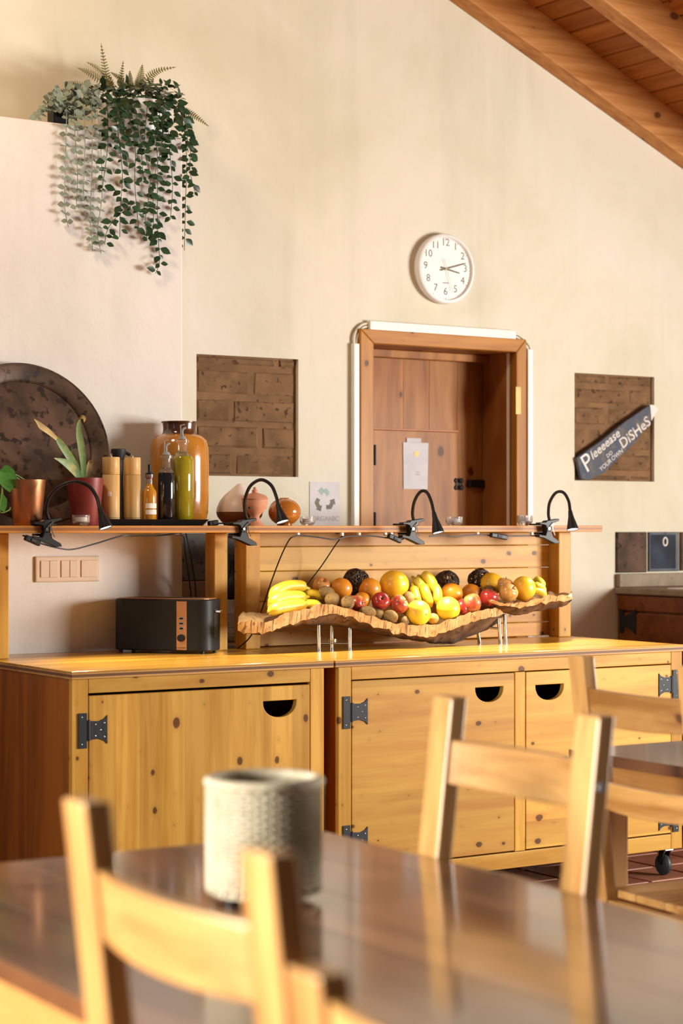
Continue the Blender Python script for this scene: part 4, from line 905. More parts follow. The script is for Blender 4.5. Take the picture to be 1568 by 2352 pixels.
def bottle(name, x, Y, w, ysh, yneck, ytop, label, fill, fill_top, spout=True, neck_w=.44, small=False):
    c = spot(x, Y, TZ0); r_ = Wd(w, x, Y) / 2; Z = lambda yy: at(x, yy, Y).z - TZ0
    s_, n_, tp = Z(ysh), Z(yneck), Z(ytop); rn = r_ * neck_w
    t = thing(name, c, label, 'bottle')
    prof = [(0, 0), (r_ * .92, 0), (r_, .004), (r_, s_)]
    for k in range(1, 6): a = k / 5; prof.append((r_ + (rn - r_) * (a * a * (3 - 2 * a)), s_ + (n_ - s_) * a))
    prof += [(rn, tp - .012), (rn * 1.35, tp - .011), (rn * 1.35, tp), (rn * .8, tp)]
    ft = Z(fill_top); q = [(0, .0), (r_ * .92, .0), (r_, .004)]
    for rr, zz in prof[3:9]:
        if zz < ft: q.append((rr, zz))
    up_ = [(rr, zz) for rr, zz in prof if zz > ft]
    q += [((q[-1][0] + up_[0][0]) / 2, ft)]
    MB().lathe([q[-1]] + up_, 32, c).build('glass', 'glass', t, smooth=True)
    q += [(0, ft)]
    MB().lathe(q, 32, c).build('contents', fill, t, smooth=True)
    if spout:
        MB().lathe([(rn * .85, tp), (rn * 1.0, tp + .002), (rn * .6, tp + .012), (0, tp + .013)], 18, c + Vector((0, 0, 0))).build('stopper', 'grey_plastic', t, smooth=True)
        MB().tube(smooth_path([c + Vector((0.0, 0, tp + .01)), c + Vector((0.0, 0, tp + .035)), c + Vector((.012, -.004, tp + .045))], 4), .0042, 8).build('spout', 'grey_plastic', t, smooth=True)
        MB().tube([c + Vector((-.007, 0, tp + .012)), c + Vector((-.008, 0, tp + .052)), c + Vector((.008, -.003, tp + .056))], .0022, 6).build('flap_lever', 'grey_plastic', t, smooth=True)
    return t, c, r_, tp
bottle('sauce_bottle', 382, 6.355, 40, 1090, 1072, 1046, 'slim oil bottle filled with near-black liquid on the tray', 'soy', 1086, neck_w=.5)
bottle('oil_bottle', 419, 6.365, 50, 1055, 1035, 1010, 'taller glass bottle of yellow-green oil on the tray', 'oil', 1048, neck_w=.42)
t, c, r_, tp = bottle('hot_sauce_bottle', 343, 6.345, 33, 1132, 1112, 1090, 'small bottle of orange sauce with white label on the tray', 'hot_sauce', 1112, spout=False, neck_w=.42)
MB().lathe([(0, tp), (r_ * .55, tp), (r_ * .5, tp + .006), (.006, tp + .008), (.005, tp + .012), (.006, tp + .036), (0, tp + .038)], 18, c).build('stopper', 'black', t, smooth=True)
MB().lathe([(r_ * .44, tp - .016), (r_ * .46, tp - .016), (r_ * .46, tp - .004), (r_ * .44, tp - .004)], 18, c).build('seal', 'pot_red', t, smooth=True)
for zz, hh in ((.058, .018), (.036, .017)):
    a0 = math.radians(250); pl = [(c + Vector((math.cos(a0 + k * .22) * (r_ + .0008), math.sin(a0 + k * .22) * (r_ + .0008), z_))) for z_ in (zz, zz + hh) for k in range(-3, 6)]
    MB().add(pl, [(k, k + 1, 10 + k, 9 + k) for k in range(8)]).build('label_strip', 'label_paper', t, smooth=True)
# big glazed jar
c = spot(412, 6.50); r_ = Wd(136, 412, 6.50) / 2; J = lambda yy: at(412, yy, 6.50).z - SZ
t = thing('glazed_jar', c, 'tall amber glazed stoneware jar with dark neck behind the oil bottles', 'jar')
rn = Wd(80, 412, 6.5) / 2
top = J(968); nb = J(998)
MB().lathe([(0, .0), (r_ * .80, 0.0), (r_ * .90, .010), (r_ * .97, .05), (r_, .12), (r_, J(1060)), (r_ * .985, J(1030)), (r_ * .93, J(1012)), (r_ * .80, J(1002)), (rn * 1.06, nb)], 48, c).build('body', 'amber', t, smooth=True)
MB().lathe([(rn * 1.06, nb - .0005), (rn * .96, nb + .006), (rn * .94, nb + .022), (rn * .97, top - .008), (rn * 1.04, top - .006), (rn * 1.05, top - .001), (rn * .98, top), (rn * .86, top - .004), (rn * .82, nb), (0, nb - .01)], 40, c).build('neck', 'amber_dark', t, smooth=True)
# glass tealight holders
def tealight(x, Y, w, ytop, ybot, label):
    c = spot(x, Y); r_ = Wd(w, x, Y) / 2; h = at(x, ytop, Y).z - SZ
    t = thing('tealight_holder', c, label, 'candle holder', 'small glass tealight holders on the shelves')
    mb = MB(); seg = 40; prof = [(.001, .001), (.72, .001), (.78, .004), (1, h * .35), (1, h), (.86, h), (.84, h * .45), (.0, h * .4)]
    vs = []; fs = []
    for i, (rr, zz) in enumerate(prof):
        for k in range(seg):
            a = 2 * PI * k / seg; f = 1 + (0.035 if (k % 2 and 2 < i < 5) else 0)
            vs.append(c + Vector((math.cos(a) * r_ * rr * f, math.sin(a) * r_ * rr * f, zz)))
    for i in range(len(prof) - 1):
        for k in range(seg): fs.append((i * seg + k, i * seg + (k + 1) % seg, (i + 1) * seg + (k + 1) % seg, (i + 1) * seg + k))
    mb.add(vs, fs).build('glass', 'glass', t, smooth=True)
    MB().lathe([(0, h * .42), (r_ * .72, h * .42), (r_ * .72, h * .80), (0, h * .78)], 24, c).build('candle', 'ceramic_white', t, smooth=True)
tealight(186, 6.30, 40, 1183, 1206, 'ribbed glass tealight holder in front of the red plant pot')
tealight(706, 6.36, 34, 1187, 1210, 'glass tealight holder beside the round brown vase')
tealight(1043, 6.40, 38, 1187, 1210, 'glass tealight holder in front of the dark door')
tealight(1205, 6.40, 35, 1184, 1207, 'white lit glass tealight holder near the rightmost lamp')
# teardrop diffuser, terracotta burner, brown ball vase
c = spot(550, 6.47); r_ = Wd(108, 550, 6.47) / 2; D = lambda yy: at(550, yy, 6.47).z - SZ
t = thing('aroma_diffuser', c, 'teardrop diffuser with pale pink top and dark wood base', 'diffuser')
MB().lathe([(0, 0), (r_ * .55, 0), (r_ * .78, D(1198)), (r_ * .95, D(1186)), (r_, D(1176))], 40, c).build('base', 'diffuser_wood', t, smooth=True)
MB().lathe([(r_, D(1176) + .0004), (r_ * .97, D(1166)), (r_ * .84, D(1150)), (r_ * .62, D(1136)), (r_ * .36, D(1124)), (r_ * .14, D(1114)), (r_ * .06, D(1111)), (0, D(1111))], 40, c).build('hood', 'diffuser_white', t, smooth=True)
c = spot(585, 6.36); D = lambda yy: at(585, yy, 6.36).z - SZ; w = Wd(31, 585, 6.36)
t = thing('incense_burner', c, 'small terracotta lidded burner on a foot', 'burner')
MB().lathe([(0, 0), (w * .72, 0), (w * .66, .006), (w * .40, D(1196)), (w * .34, D(1186)), (w * .55, D(1178)), (w * .86, D(1168)), (w * .97, D(1155)), (w * .95, D(1147)), (w * .85, D(1147)), (0, D(1160))], 36, c).build('bowl', 'clay', t, smooth=True)
MB().lathe([(w * 1.0, D(1147) + .0005), (w * 1.02, D(1145)), (w * .80, D(1138)), (w * .35, D(1133)), (w * .22, D(1132)), (w * .22, D(1126)), (w * .12, D(1124)), (w * .13, D(1120)), (0, D(1118))], 36, c).build('lid', 'clay', t, smooth=True)
a = at(573, 1166, 6.36 - w * .9); MB().ball(a, .006, .006, .005, 12, 8).build('vent_hole', 'black_matt', t, smooth=True)
c = spot(653, 6.38); r_ = Wd(75, 653, 6.38) / 2; D = lambda yy: at(653, yy, 6.38).z - SZ
t = thing('ball_vase', c, 'round glossy brown glazed vase right of the terracotta burner', 'vase')
prof = []
H_ = D(1144)
for k in range(0, 19):
    a = -PI / 2 + PI * k / 20; prof.append((max(math.cos(a) * r_, .0), (math.sin(a) + 1) / 2 * H_))
prof[0] = (0, 0); prof[1] = (r_ * .42, 0.0); prof[2] = (r_ * .5, .001)
prof += [(r_ * .30, H_ - .001), (r_ * .26, H_ + .001), (r_ * .22, H_ - .002), (r_ * .2, H_ - .03)]
MB().lathe(prof, 44, c).build('body', 'glaze', t, smooth=True)

# ================================================================== TOASTER
ax = (RT * .95 - FW * .31).normalized(); rz = math.atan2(ax.y, ax.x)
tp = plan(-.634, 7.235, TOPZ)
t = thing('toaster', tp, 'matt black long-slot toaster with copper control strip on the left worktop', 'toaster', rz=rz)
hw, hd, hh, f0 = .190, .078, .196, .010
def rr_poly(hw, hd, r, n=6):
    pts = []
    for cx_, cy_, a0 in ((hw - r, hd - r, 0), (-hw + r, hd - r, 90), (-hw + r, -hd + r, 180), (hw - r, -hd + r, 270)):
        for k in range(n + 1): a = math.radians(a0 + 90 * k / n); pts.append((cx_ + r * math.cos(a), cy_ + r * math.sin(a)))
    return pts
mb = MB(); mb.prism([(x, y, f0) for x, y in rr_poly(hw, hd, .05)], (0, 0, hh - f0)); mb.build('housing', 'toaster', t, bevel=0.004, local=True, smooth=True)
mb = MB(); mb.prism([(x, y, hh - .0005) for x, y in rr_poly(hw - .012, hd - .012, .04)], (0, 0, .004)); mb.build('top_plate', 'copper_panel', t, local=True, bevel=.001)
for y in (-.03, .03): MB().box(-.14, .14, y - .013, y + .013, hh + .0015, hh + .0042).build('slot', 'black_matt', t, local=True)
px0, px1 = .068, .108
pan = MB().box(px0, px1, -hd - .0025, -hd + .001, f0 + .004, hh - .006).build('control_strip', 'copper_panel', t, local=True, bevel=.001)
xm = (px0 + px1) / 2
for zz in (.128, .110, .092):
    MB().prism([(xm + a, -hd - .0024, zz + b_) for a, b_ in rr_poly(.009, .005, .0048, 4)], (0, -.0012, 0)).build('button_ring', 'chrome', pan, local=True)
    MB().prism([(xm + a, -hd - .003, zz + b_) for a, b_ in rr_poly(.0072, .0036, .0034, 4)], (0, -.003, 0)).build('button', 'black', pan, local=True)
MB().lathe([(0, 0), (.0135, 0), (.0125, .012), (0, .013)], 24, (xm, -hd - .0024, .058), Matrix.Rotation(PI / 2, 3, 'X')).build('dial', 'black', pan, local=True, smooth=True)
cu = text_part('SILVERCREST', (0, 0, 0), (1, 0, 0), (0, 0, 1), .0062, 'black', None, 'lettering', .0003, align='CENTER'); cu.parent = pan; cu.location = (xm, -hd - .0027, .019)
MB().box(hw - .0006, hw + .0012, -.022, .012, .06, .16).build('lever_slot', 'black_matt', t, local=True)
MB().box(hw + .001, hw + .022, -.018, .010, .148, .157).build('lever', 'chrome', t, local=True, bevel=.002)
for a in (-1, 1):
    for b_ in (-1, 1): MB().lathe([(0, 0), (.008, 0), (.008, f0 + .001), (0, f0 + .001)], 12, (a * (hw - .03), b_ * (hd - .02), 0)).build('foot', 'black', t, local=True, smooth=True)

# ================================================================== FRUIT ON THE CORK BARK
ST1 = [(547, 1433, 1449, 1451), (562, 1428, 1455, 1456), (580, 1426, 1456, 1458), (600, 1430, 1457, 1459), (618, 1428, 1450, 1454), (635, 1420, 1446, 1450), (652, 1408, 1438, 1444), (690, 1402, 1428, 1438), (715, 1393, 1420, 1438),
       (738, 1387, 1414, 1438), (770, 1390, 1410, 1440), (800, 1398, 1416, 1446), (850, 1415, 1436, 1456), (900, 1430, 1452, 1466), (950, 1436, 1462, 1474), (1000, 1434, 1462, 1481), (1040, 1420, 1446, 1481), (1080, 1408, 1430, 1464), (1120, 1398, 1420, 1448), (1140, 1398, 1416, 1434), (1155, 1404, 1412, 1418)]
ST2 = [(1122, 1379, 1383, 1385), (1150, 1384, 1392, 1404), (1180, 1386, 1395, 1416), (1210, 1382, 1394, 1412), (1240, 1373, 1389, 1404), (1270, 1366, 1381, 1400), (1300, 1369, 1381, 1393), (1313, 1372, 1376, 1380)]
def interp(st, x):
    for a, b_ in zip(st[:-1], st[1:]):
        if a[0] <= x <= b_[0]:
            f = (x - a[0]) / (b_[0] - a[0]); return [a[k] + (b_[k] - a[k]) * f for k in (1, 2, 3)]
    return st[-1][1:]
def bark_piece(st, par, yf, ym, yb, seed, lift=.02):
    rows = []; x0, x1 = st[0][0], st[-1][0]; n = int((x1 - x0) / 6) + 1
    for i in range(n + 1):
        x = x0 + (x1 - x0) * i / n; t_, m_, b_ = interp(st, x)
        j = lambda k, a: noise.noise(Vector((x * .06, k * 7.1, seed))) * a + noise.noise(Vector((x * .25, k * 3.3, seed + 9))) * a * .5
        end = min(1, (i / n) * 9, (1 - i / n) * 9); e = end ** .5
        # p: front top, front low, underside, back low, back top, inner back, inner floor, inner front
        X = lambda yy: X_at(x, yy)
        ys = [yf + (ym - yf) * (1 - e) * .5, yf + (ym - yf) * (1 - e) * .5 + .008, ym, yb - (yb - ym) * (1 - e) * .5 - .01, yb - (yb - ym) * (1 - e) * .5]
        zt, zm, zb = at(x, t_, yf).z + j(0, .009), at(x, m_, yf).z + j(1, .011), at(x, b_, (yf + ym) / 2).z + j(2, .005)
        zb = min(zb, zm - .002); zback = max(zt + lift, zb + .03) + j(3, .010)
        pts = [(X(ys[0]), ys[0] + j(4, .006), zt), (X(ys[1]), ys[1] + j(5, .006), zm), (X(ys[1] + .04), ys[1] + .045, (zb * .7 + zm * .3)), (X(ym), ym, zb), (X(ys[3]), ys[3], zb + (zback - zb) * .55), (X(ys[4]), ys[4], zback),
               (X(ys[4] - .02), ys[4] - .022, zback - .008), (X(ym), ym, max(zb + .022, min(zt, zb + .03))), (X(ys[0] + .03), ys[0] + .035, max(zb + .03, zt - .012))]
        rows.append([Vector(p) for p in pts])
    def strip(idx, name, mat, caps=False):
        mb = MB(); m_ = len(idx); vs = []; fs = []
        for r_ in rows: vs += [r_[k] for k in idx]
        for i in range(len(rows) - 1):
            for k in range(m_ - 1): fs.append((i * m_ + k, i * m_ + k + 1, (i + 1) * m_ + k + 1, (i + 1) * m_ + k))
        mb.add(vs, fs); o = mb.build(name, mat, par, smooth=True); return o
    strip([0, 1], 'cut_edge', 'cork_edge')
    strip([1, 2, 3, 4, 5], 'bark', 'bark'); strip([5, 6, 7, 8, 0], 'hollow', 'cork_inner')
    MB().add(rows[0], [tuple(range(9))]).build('cut_end', 'cork_edge', par); MB().add(rows[-1], [tuple(range(9))]).build('cut_end', 'bark', par)
fb = thing('bark_platter', (X_at(930, 6.22), 6.22, TOPZ), 'long curved cork bark platter full of fruit on chrome legs', 'platter')
bark_piece(ST1, fb, 6.10, 6.20, 6.335, 2.0); bark_piece(ST2, fb, 6.085, 6.16, 6.30, 5.0, .002)
def leg(xb, yb_, xt, yt, Y, dy=0.0):
    b_ = at(xb, yb_, Y); b_.z = TOPZ + .0005; tt_ = at(xt, yt, Y + dy)
    MB().tube([b_, tt_], .0075, 14).build('leg', 'chrome', fb, smooth=True)
leg(732, 1491, 731, 1435, 6.20); leg(803, 1491, 803, 1435, 6.19); leg(761, 1487, 761, 1432, 6.25)
leg(1101, 1476, 1097, 1448, 6.23); leg(1149, 1478, 1145, 1420, 6.16); leg(1161, 1470, 1158, 1410, 6.22)
p = at(733, 1478, 6.20); q = at(803, 1478, 6.19); MB().tube([p, q], .0028, 8).build('cross_bar', 'chrome', fb, smooth=True)
c = at(763, 1471, 6.235); MB().lathe([(0, -.006), (.018, -.006), (.018, .006), (0, .006)], 24, c).build('hub', 'chrome', fb, smooth=True)
p = at(1120, 1441, 6.2); q = at(1150, 1444, 6.17); MB().tube([p, q], .0045, 8).build('cross_bar', 'chrome', fb, smooth=True)

def citrus(x, y, r, Y, mat, name, label, sq=0.97, pole=None):
    c = at(x, y, Y); R_ = Wd(r, x, Y); t = thing(name, c - Vector((0, 0, R_)), label, 'fruit', 'fruit on the bark platter')
    pv = Vector(pole or (0.2, -.2, 1)).normalized(); rot = pv.to_track_quat('Z', 'Y').to_matrix()
    fn = lambda p: 1 - .035 * math.exp(-((1 - p.z) / .03)) - .02 * math.exp(-((1 + p.z) / .05)) + .006 * noise.noise(p * 2.5)
    MB().ball(c, R_, R_, R_ * sq, 32, 22, rot, fn).build('peel', mat, t, smooth=True)
    e = c + rot @ Vector((0, 0, R_ * sq * .965)); MB().ball(e, R_ * .07, R_ * .07, R_ * .03, 10, 6, rot).build('navel', 'pear' if mat != 'orange' else 'brown_stem', t, smooth=True)
def apple(x, y, r, Y, mat, label, pole=(0.2, -.5, .8)):
    c = at(x, y, Y); R_ = Wd(r, x, Y); t = thing('apple', c - Vector((0, 0, R_ * .95)), label, 'fruit', 'fruit on the bark platter')
    rot = Vector(pole).normalized().to_track_quat('Z', 'Y').to_matrix()
    prof = [(0, -.72), (.12, -.80), (.3, -.86), (.55, -.80), (.78, -.58), (.93, -.25), (1.0, .12), (.97, .45), (.82, .75), (.58, .90), (.35, .90), (.18, .78), (.06, .62), (0, .58)]
    MB().lathe([(a * R_, b_ * R_ * .95) for a, b_ in prof], 32, c, rot).build('skin', mat, t, smooth=True)
    MB().tube([c + rot @ Vector((0, 0, R_ * .52)), c + rot @ Vector((R_ * .05, 0, R_ * .85)), c + rot @ Vector((R_ * .16, 0, R_ * 1.06))], [R_ * .045, R_ * .035, R_ * .05], 6).build('stem', 'brown_stem', t, smooth=True)
def kiwi(x, y, rl, rs, Y, label, axis=(1, -.3, 0)):
    c = at(x, y, Y); a, b_ = Wd(rl, x, Y), Wd(rs, x, Y); t = thing('kiwi', c - Vector((0, 0, b_)), label, 'fruit', 'fruit on the bark platter')
    rot = Vector(axis).normalized().to_track_quat('Z', 'Y').to_matrix()
    MB().ball(c, b_, b_, a, 24, 16, rot, lambda p: 1 + .02 * noise.noise(p * 2)).build('skin', 'kiwi', t, smooth=True)
    MB().ball(c + rot @ Vector((0, 0, a * .98)), b_ * .16, b_ * .16, b_ * .10, 8, 6, rot).build('stem_end', 'brown_stem', t, smooth=True)
def banana(pts, r, label, mat='banana', par=None):
    sp = smooth_path([at(*p) for p in pts], 7); n = len(sp); x, y, Y = pts[len(pts) // 2]; R_ = Wd(r, x, Y); rad = []
    for i in range(n):
        f = i / (n - 1); q = 1.0
        if f < .22: q = .34 + .66 * math.sin(f / .22 * PI / 2)
        elif f > .72: q = .26 + .74 * math.cos((f - .72) / .28 * PI / 2)
        rad.append(R_ * q)
    lo = min(sp, key=lambda v_: v_.z); t = thing('banana', Vector((lo.x, lo.y, lo.z - R_)), label, 'fruit', 'fruit on the bark platter')
    MB().tube(sp, rad, 10).build('peel', mat, t, smooth=True)
    d = (sp[-1] - sp[-2]).normalized(); MB().tube([sp[-1] - d * .002, sp[-1] + d * R_ * .22], [rad[-1] * .9, rad[-1] * .6], 8).build('tip', 'banana_tip', t, smooth=True)
    d = (sp[0] - sp[1]).normalized(); MB().tube([sp[0] - d * .002, sp[0] + d * R_ * .8], [rad[0] * .95, rad[0] * .8], 8).build('stalk', 'banana_green', t, smooth=True)
def vine_ball(x, y, r, Y, label, sx_=1.0):
    c = at(x, y, Y); R_ = Wd(r, x, Y); t = thing('vine_ball', c - Vector((0, 0, R_)), label, 'decoration', 'woven vine balls among the fruit')
    rng = random.Random(int(x)); mb = MB()
    for k in range(34):
        ax_ = Vector((rng.gauss(0, 1), rng.gauss(0, 1), rng.gauss(0, 1))).normalized(); u = ax_.orthogonal().normalized(); w = ax_.cross(u); off = rng.uniform(-.45, .45); rr = R_ * math.sqrt(1 - off * off) * rng.uniform(.93, 1.0)
        pts = [c + ax_ * off * R_ + (u * math.cos(a) + w * math.sin(a)) * rr * (1 + .04 * math.sin(3 * a + k)) for a in [2 * PI * q / 22 for q in range(22)]]
        mb.tube(pts, R_ * rng.uniform(.035, .06), 5, closed=True)
    tag(mb.build('woven_vines', 'wicker_dark', t, smooth=True), kind='stuff')
# bananas, the bunch at the left end
banana([(702, 1350, 6.24), (688, 1346, 6.235), (660, 1347, 6.22), (634, 1358, 6.21), (618, 1374, 6.20)], 14, 'topmost spotted banana of the bunch at the left end')
banana([(702, 1372, 6.215), (684, 1371, 6.20), (655, 1372, 6.185), (630, 1380, 6.17), (616, 1394, 6.165)], 14.5, 'middle banana of the bunch at the left end')
banana([(703, 1388, 6.18), (684, 1391, 6.165), (655, 1394, 6.15), (630, 1400, 6.14), (615, 1408, 6.135)], 15, 'lowest banana of the bunch, resting on the bark')
banana([(698, 1366, 6.25), (708, 1364, 6.24), (726, 1366, 6.23), (743, 1374, 6.22)], 11, 'short banana pointing right, behind the left bunch')
banana([(694, 1385, 6.21), (704, 1386, 6.20), (720, 1387, 6.19), (737, 1388, 6.18)], 10, 'small banana tucked under the short one, left')
apple(738, 1348, 21, 6.27, 'apple_mix', 'red and yellow striped apple behind the kiwis, leftmost', (0, -.5, .85))
kiwi(750, 1361, 20, 15, 6.21, 'kiwi lying behind, right of the left bananas', (1, -.2, -.3))
kiwi(763, 1377, 18, 17, 6.165, 'round kiwi below the orange, second kiwi from left', (1, -.4, -.2))
kiwi(798, 1384, 17, 16, 6.135, 'kiwi standing on end beside the dull red apple', (-.2, -.8, -.5))
apple(818, 1386, 20, 6.165, 'apple_mix', 'dull red apple partly behind the upright kiwi', (.5, -.7, .1))
citrus(783, 1352, 26, 6.24, 'orange', 'orange', 'orange beside the striped apple, leftmost orange')
vine_ball(817, 1337, 31, 6.30, 'dark vine ball between the two left oranges')
citrus(848, 1353, 27, 6.25, 'orange', 'orange', 'orange left of the biggest grapefruit')
citrus(831, 1378, 19, 6.20, 'orange', 'tangerine', 'small dark tangerine below the vine ball')
citrus(905, 1342, 34, 6.24, 'grapefruit', 'grapefruit', 'biggest grapefruit at the top of the heap', .95, (.15, -.1, 1))
apple(873, 1382, 21, 6.17, 'apple_red', 'glossy deep red apple below the biggest grapefruit', (-.2, -.8, .5))
apple(915, 1389, 22, 6.15, 'apple_mix', 'pink striped apple left of the pale grapefruit', (.5, -.6, .5))
kiwi(844, 1406, 20, 14, 6.12, 'long kiwi on the bark below the deep red apple', (1, -.3, -.15))
kiwi(869, 1412, 14, 13, 6.15, 'small kiwi half hidden behind the long one', (1, .3, 0))
kiwi(897, 1416, 18, 15, 6.125, 'kiwi on the bark under the pink apple', (1, -.2, -.4))
kiwi(925, 1427, 15, 13, 6.13, 'lowest kiwi, tucked beside the pale grapefruit', (1, .2, .1))
kiwi(938, 1374, 16, 14, 6.20, 'kiwi between the pink apple and the middle bananas', (.2, .3, 1))
citrus(960, 1408, 30, 6.125, 'lemon', 'grapefruit', 'pale yellow grapefruit on the bark edge, lower middle', .95, (.1, -.95, -.1))
banana([(952, 1330, 6.27), (960, 1338, 6.25), (969, 1352, 6.23), (971, 1372, 6.21)], 12.5, 'banana of the middle bunch, far left finger', 'banana_green')
banana([(968, 1324, 6.26), (980, 1326, 6.24), (991, 1340, 6.22), (996, 1362, 6.20)], 13.5, 'thick upper banana of the middle bunch')
banana([(948, 1348, 6.24), (952, 1360, 6.22), (956, 1376, 6.20), (957, 1384, 6.19)], 11.5, 'short banana just right of the pink apple')
banana([(970, 1342, 6.23), (976, 1358, 6.20), (983, 1378, 6.185), (990, 1395, 6.18)], 11.5, 'banana pointing down between the two yellow grapefruits')
banana([(996, 1344, 6.22), (1003, 1356, 6.19), (1005, 1372, 6.175), (1002, 1388, 6.17)], 11, 'rightmost banana of the middle bunch')
citrus(995, 1421, 13, 6.14, 'pear', 'tangerine', 'small brownish citrus between the two yellow grapefruits')
vine_ball(1026, 1338, 28, 6.30, 'dark vine ball behind the middle bananas')
citrus(1037, 1364, 26, 6.235, 'orange', 'orange', 'orange in front of the middle vine ball')
citrus(1029, 1398, 28, 6.14, 'lemon', 'grapefruit', 'yellow grapefruit right of the middle bananas', .96, (.2, -.8, .5))
citrus(1082, 1363, 23, 6.26, 'orange', 'orange', 'dull orange in shade between the two right vine balls')
apple(1060, 1396, 19, 6.165, 'apple_red', 'red apple beside the yellow grapefruit, partly hidden', (.4, -.8, .4))
apple(1083, 1385, 22, 6.14, 'apple_mix', 'striped red and orange apple with its stem to the right', (.9, -.4, .1))
vine_ball(1102, 1333, 27, 6.30, 'dark vine ball behind the right grapefruits')
citrus(1128, 1341, 27, 6.25, 'grapefruit', 'grapefruit', 'orange-yellow grapefruit beside the right vine ball')
kiwi(1122, 1357, 18, 13, 6.215, 'kiwi in the shade above the plain red apple', (1, 0, 0))
apple(1122, 1374, 21, 6.15, 'apple_red', 'plain red apple where the two bark pieces meet', (.1, -.3, .9))
apple(1157, 1346, 20, 6.21, 'apple_yellow', 'speckled pale apple, upper one of the right pair', (.1, -.2, 1))
apple(1166, 1362, 22, 6.15, 'apple_yellow', 'blotchy yellow apple, lower one of the right pair', (.2, -.6, .6))
citrus(1202, 1352, 28, 6.17, 'grapefruit', 'grapefruit', 'grapefruit at the right end of the platter', 1.04, (.1, -.2, 1))
banana([(1226, 1332, 6.24), (1236, 1332, 6.22), (1244, 1340, 6.20), (1247, 1352, 6.19)], 8, 'spotted green banana at the right end, upper one', 'banana_green')
banana([(1226, 1342, 6.21), (1236, 1346, 6.19), (1245, 1352, 6.18), (1252, 1362, 6.17)], 8, 'spotted green banana at the right end, middle one', 'banana_green')
banana([(1224, 1358, 6.17), (1234, 1358, 6.16), (1246, 1362, 6.15), (1254, 1368, 6.145)], 8, 'spotted green banana at the right end, lower one', 'banana_green')

# ================================================================== HANGING PLANTS ON THE WALL TOP
rng = random.Random(11)
def leaf_mesh(name, mat, L, W, fold=.2, curl=.1):
    ks = [(0, .0), (.18, .30), (.42, .5), (.70, .36), (.9, .12), (1.0, 0)]
    l_ = [Vector((-b_ * W, a * L, fold * b_ * W - curl * L * a * a)) for a, b_ in ks]; m_ = [Vector((0, a * L, -curl * L * a * a)) for a, b_ in ks]; r_ = [Vector((b_ * W, a * L, fold * b_ * W - curl * L * a * a)) for a, b_ in ks]
    n = len(ks); me = bpy.data.meshes.new(name)
    me.from_pydata(l_ + m_ + r_, [], [(i, n + i, n + i + 1, i + 1) for i in range(n - 1)] + [(n + i, 2 * n + i, 2 * n + i + 1, n + i + 1) for i in range(n - 1)])
    me.materials.append(M[mat]); me.shade_smooth(); return me
IVY = leaf_mesh('ivy_leaf', 'ivy', .038, .023); EUC = leaf_mesh('euca_leaf', 'euca', .026, .027, .12, .05)
def put_leaf(me, pos, d, up, par, s, name='leaf'):
    d = d.normalized(); z = (up - d * up.dot(d)).normalized(); x = d.cross(z)
    o = bpy.data.objects.new(name, me); COL.objects.link(o); o.parent = par
    m_ = Matrix((x * s, d * s, z * s)).transposed().to_4x4(); m_.translation = pos - origin_of(par); o.matrix_basis = m_
    return o
def strand(pts, par, me, mat, step, style, r=.0013, size=1.0, branch=True):
    sp = smooth_path([at(*p) for p in pts], 8); mb = MB().tube(sp, r, 5)
    o = mb.build('vine', mat, par, smooth=True)
    acc = 0; k = 0
    for a, b_ in zip(sp[:-1], sp[1:]):
        acc += (b_ - a).length
        if acc < step: continue
        acc = 0; t_ = (b_ - a).normalized(); k += 1
        out = Vector((rng.uniform(-1, 1), rng.uniform(-1, .05), 0)).normalized()
        if style == 'ivy':
            s_ = (1 if k % 2 else -1); d = Vector((s_ * rng.uniform(.4, 1.0), rng.uniform(-.45, .05), rng.uniform(-.9, .25)))
            put_leaf(me, b_ + d.normalized() * .006, d, Vector((rng.uniform(-.9, -.1), -.9, .25)), o, size * rng.uniform(.7, 1.15))
            if rng.random() < .75:
                d = Vector((-s_ * rng.uniform(.4, 1.0), rng.uniform(-.45, .05), rng.uniform(-.9, .1))); put_leaf(me, b_, d, Vector((rng.uniform(-.9, -.1), -.9, .25)), o, size * rng.uniform(.5, .9))
        else:
            for s_ in (-1, 1):
                d = Vector((s_, rng.uniform(-.6, .5), rng.uniform(-.25, .35))); put_leaf(me, b_, d, Vector((rng.uniform(-.6, 0), rng.uniform(-1, -.2), rng.uniform(.2, .8))), o, size * rng.uniform(.7, 1.1))
    return o
zt = PIER_Z
c = spot(307, 6.775, zt); r_ = .148; h_ = at(307, 232, 6.70).z - zt
iv = thing('trailing_vine_plant', c, 'dark green trailing vine in a white bowl on top of the wall', 'plant')
MB().lathe([(0, 0.0005), (r_ * .80, .0005), (r_ * .86, .004), (r_ * .97, h_ * .5), (r_, h_), (r_ * .96, h_), (r_ * .93, h_ - .02)], 48, c).build('bowl', 'ceramic_white', iv, smooth=True)
MB().lathe([(r_ * .94, h_ - .02), (0, h_ - .005)], 24, c).build('soil', 'soil', iv)
FR = 6.585
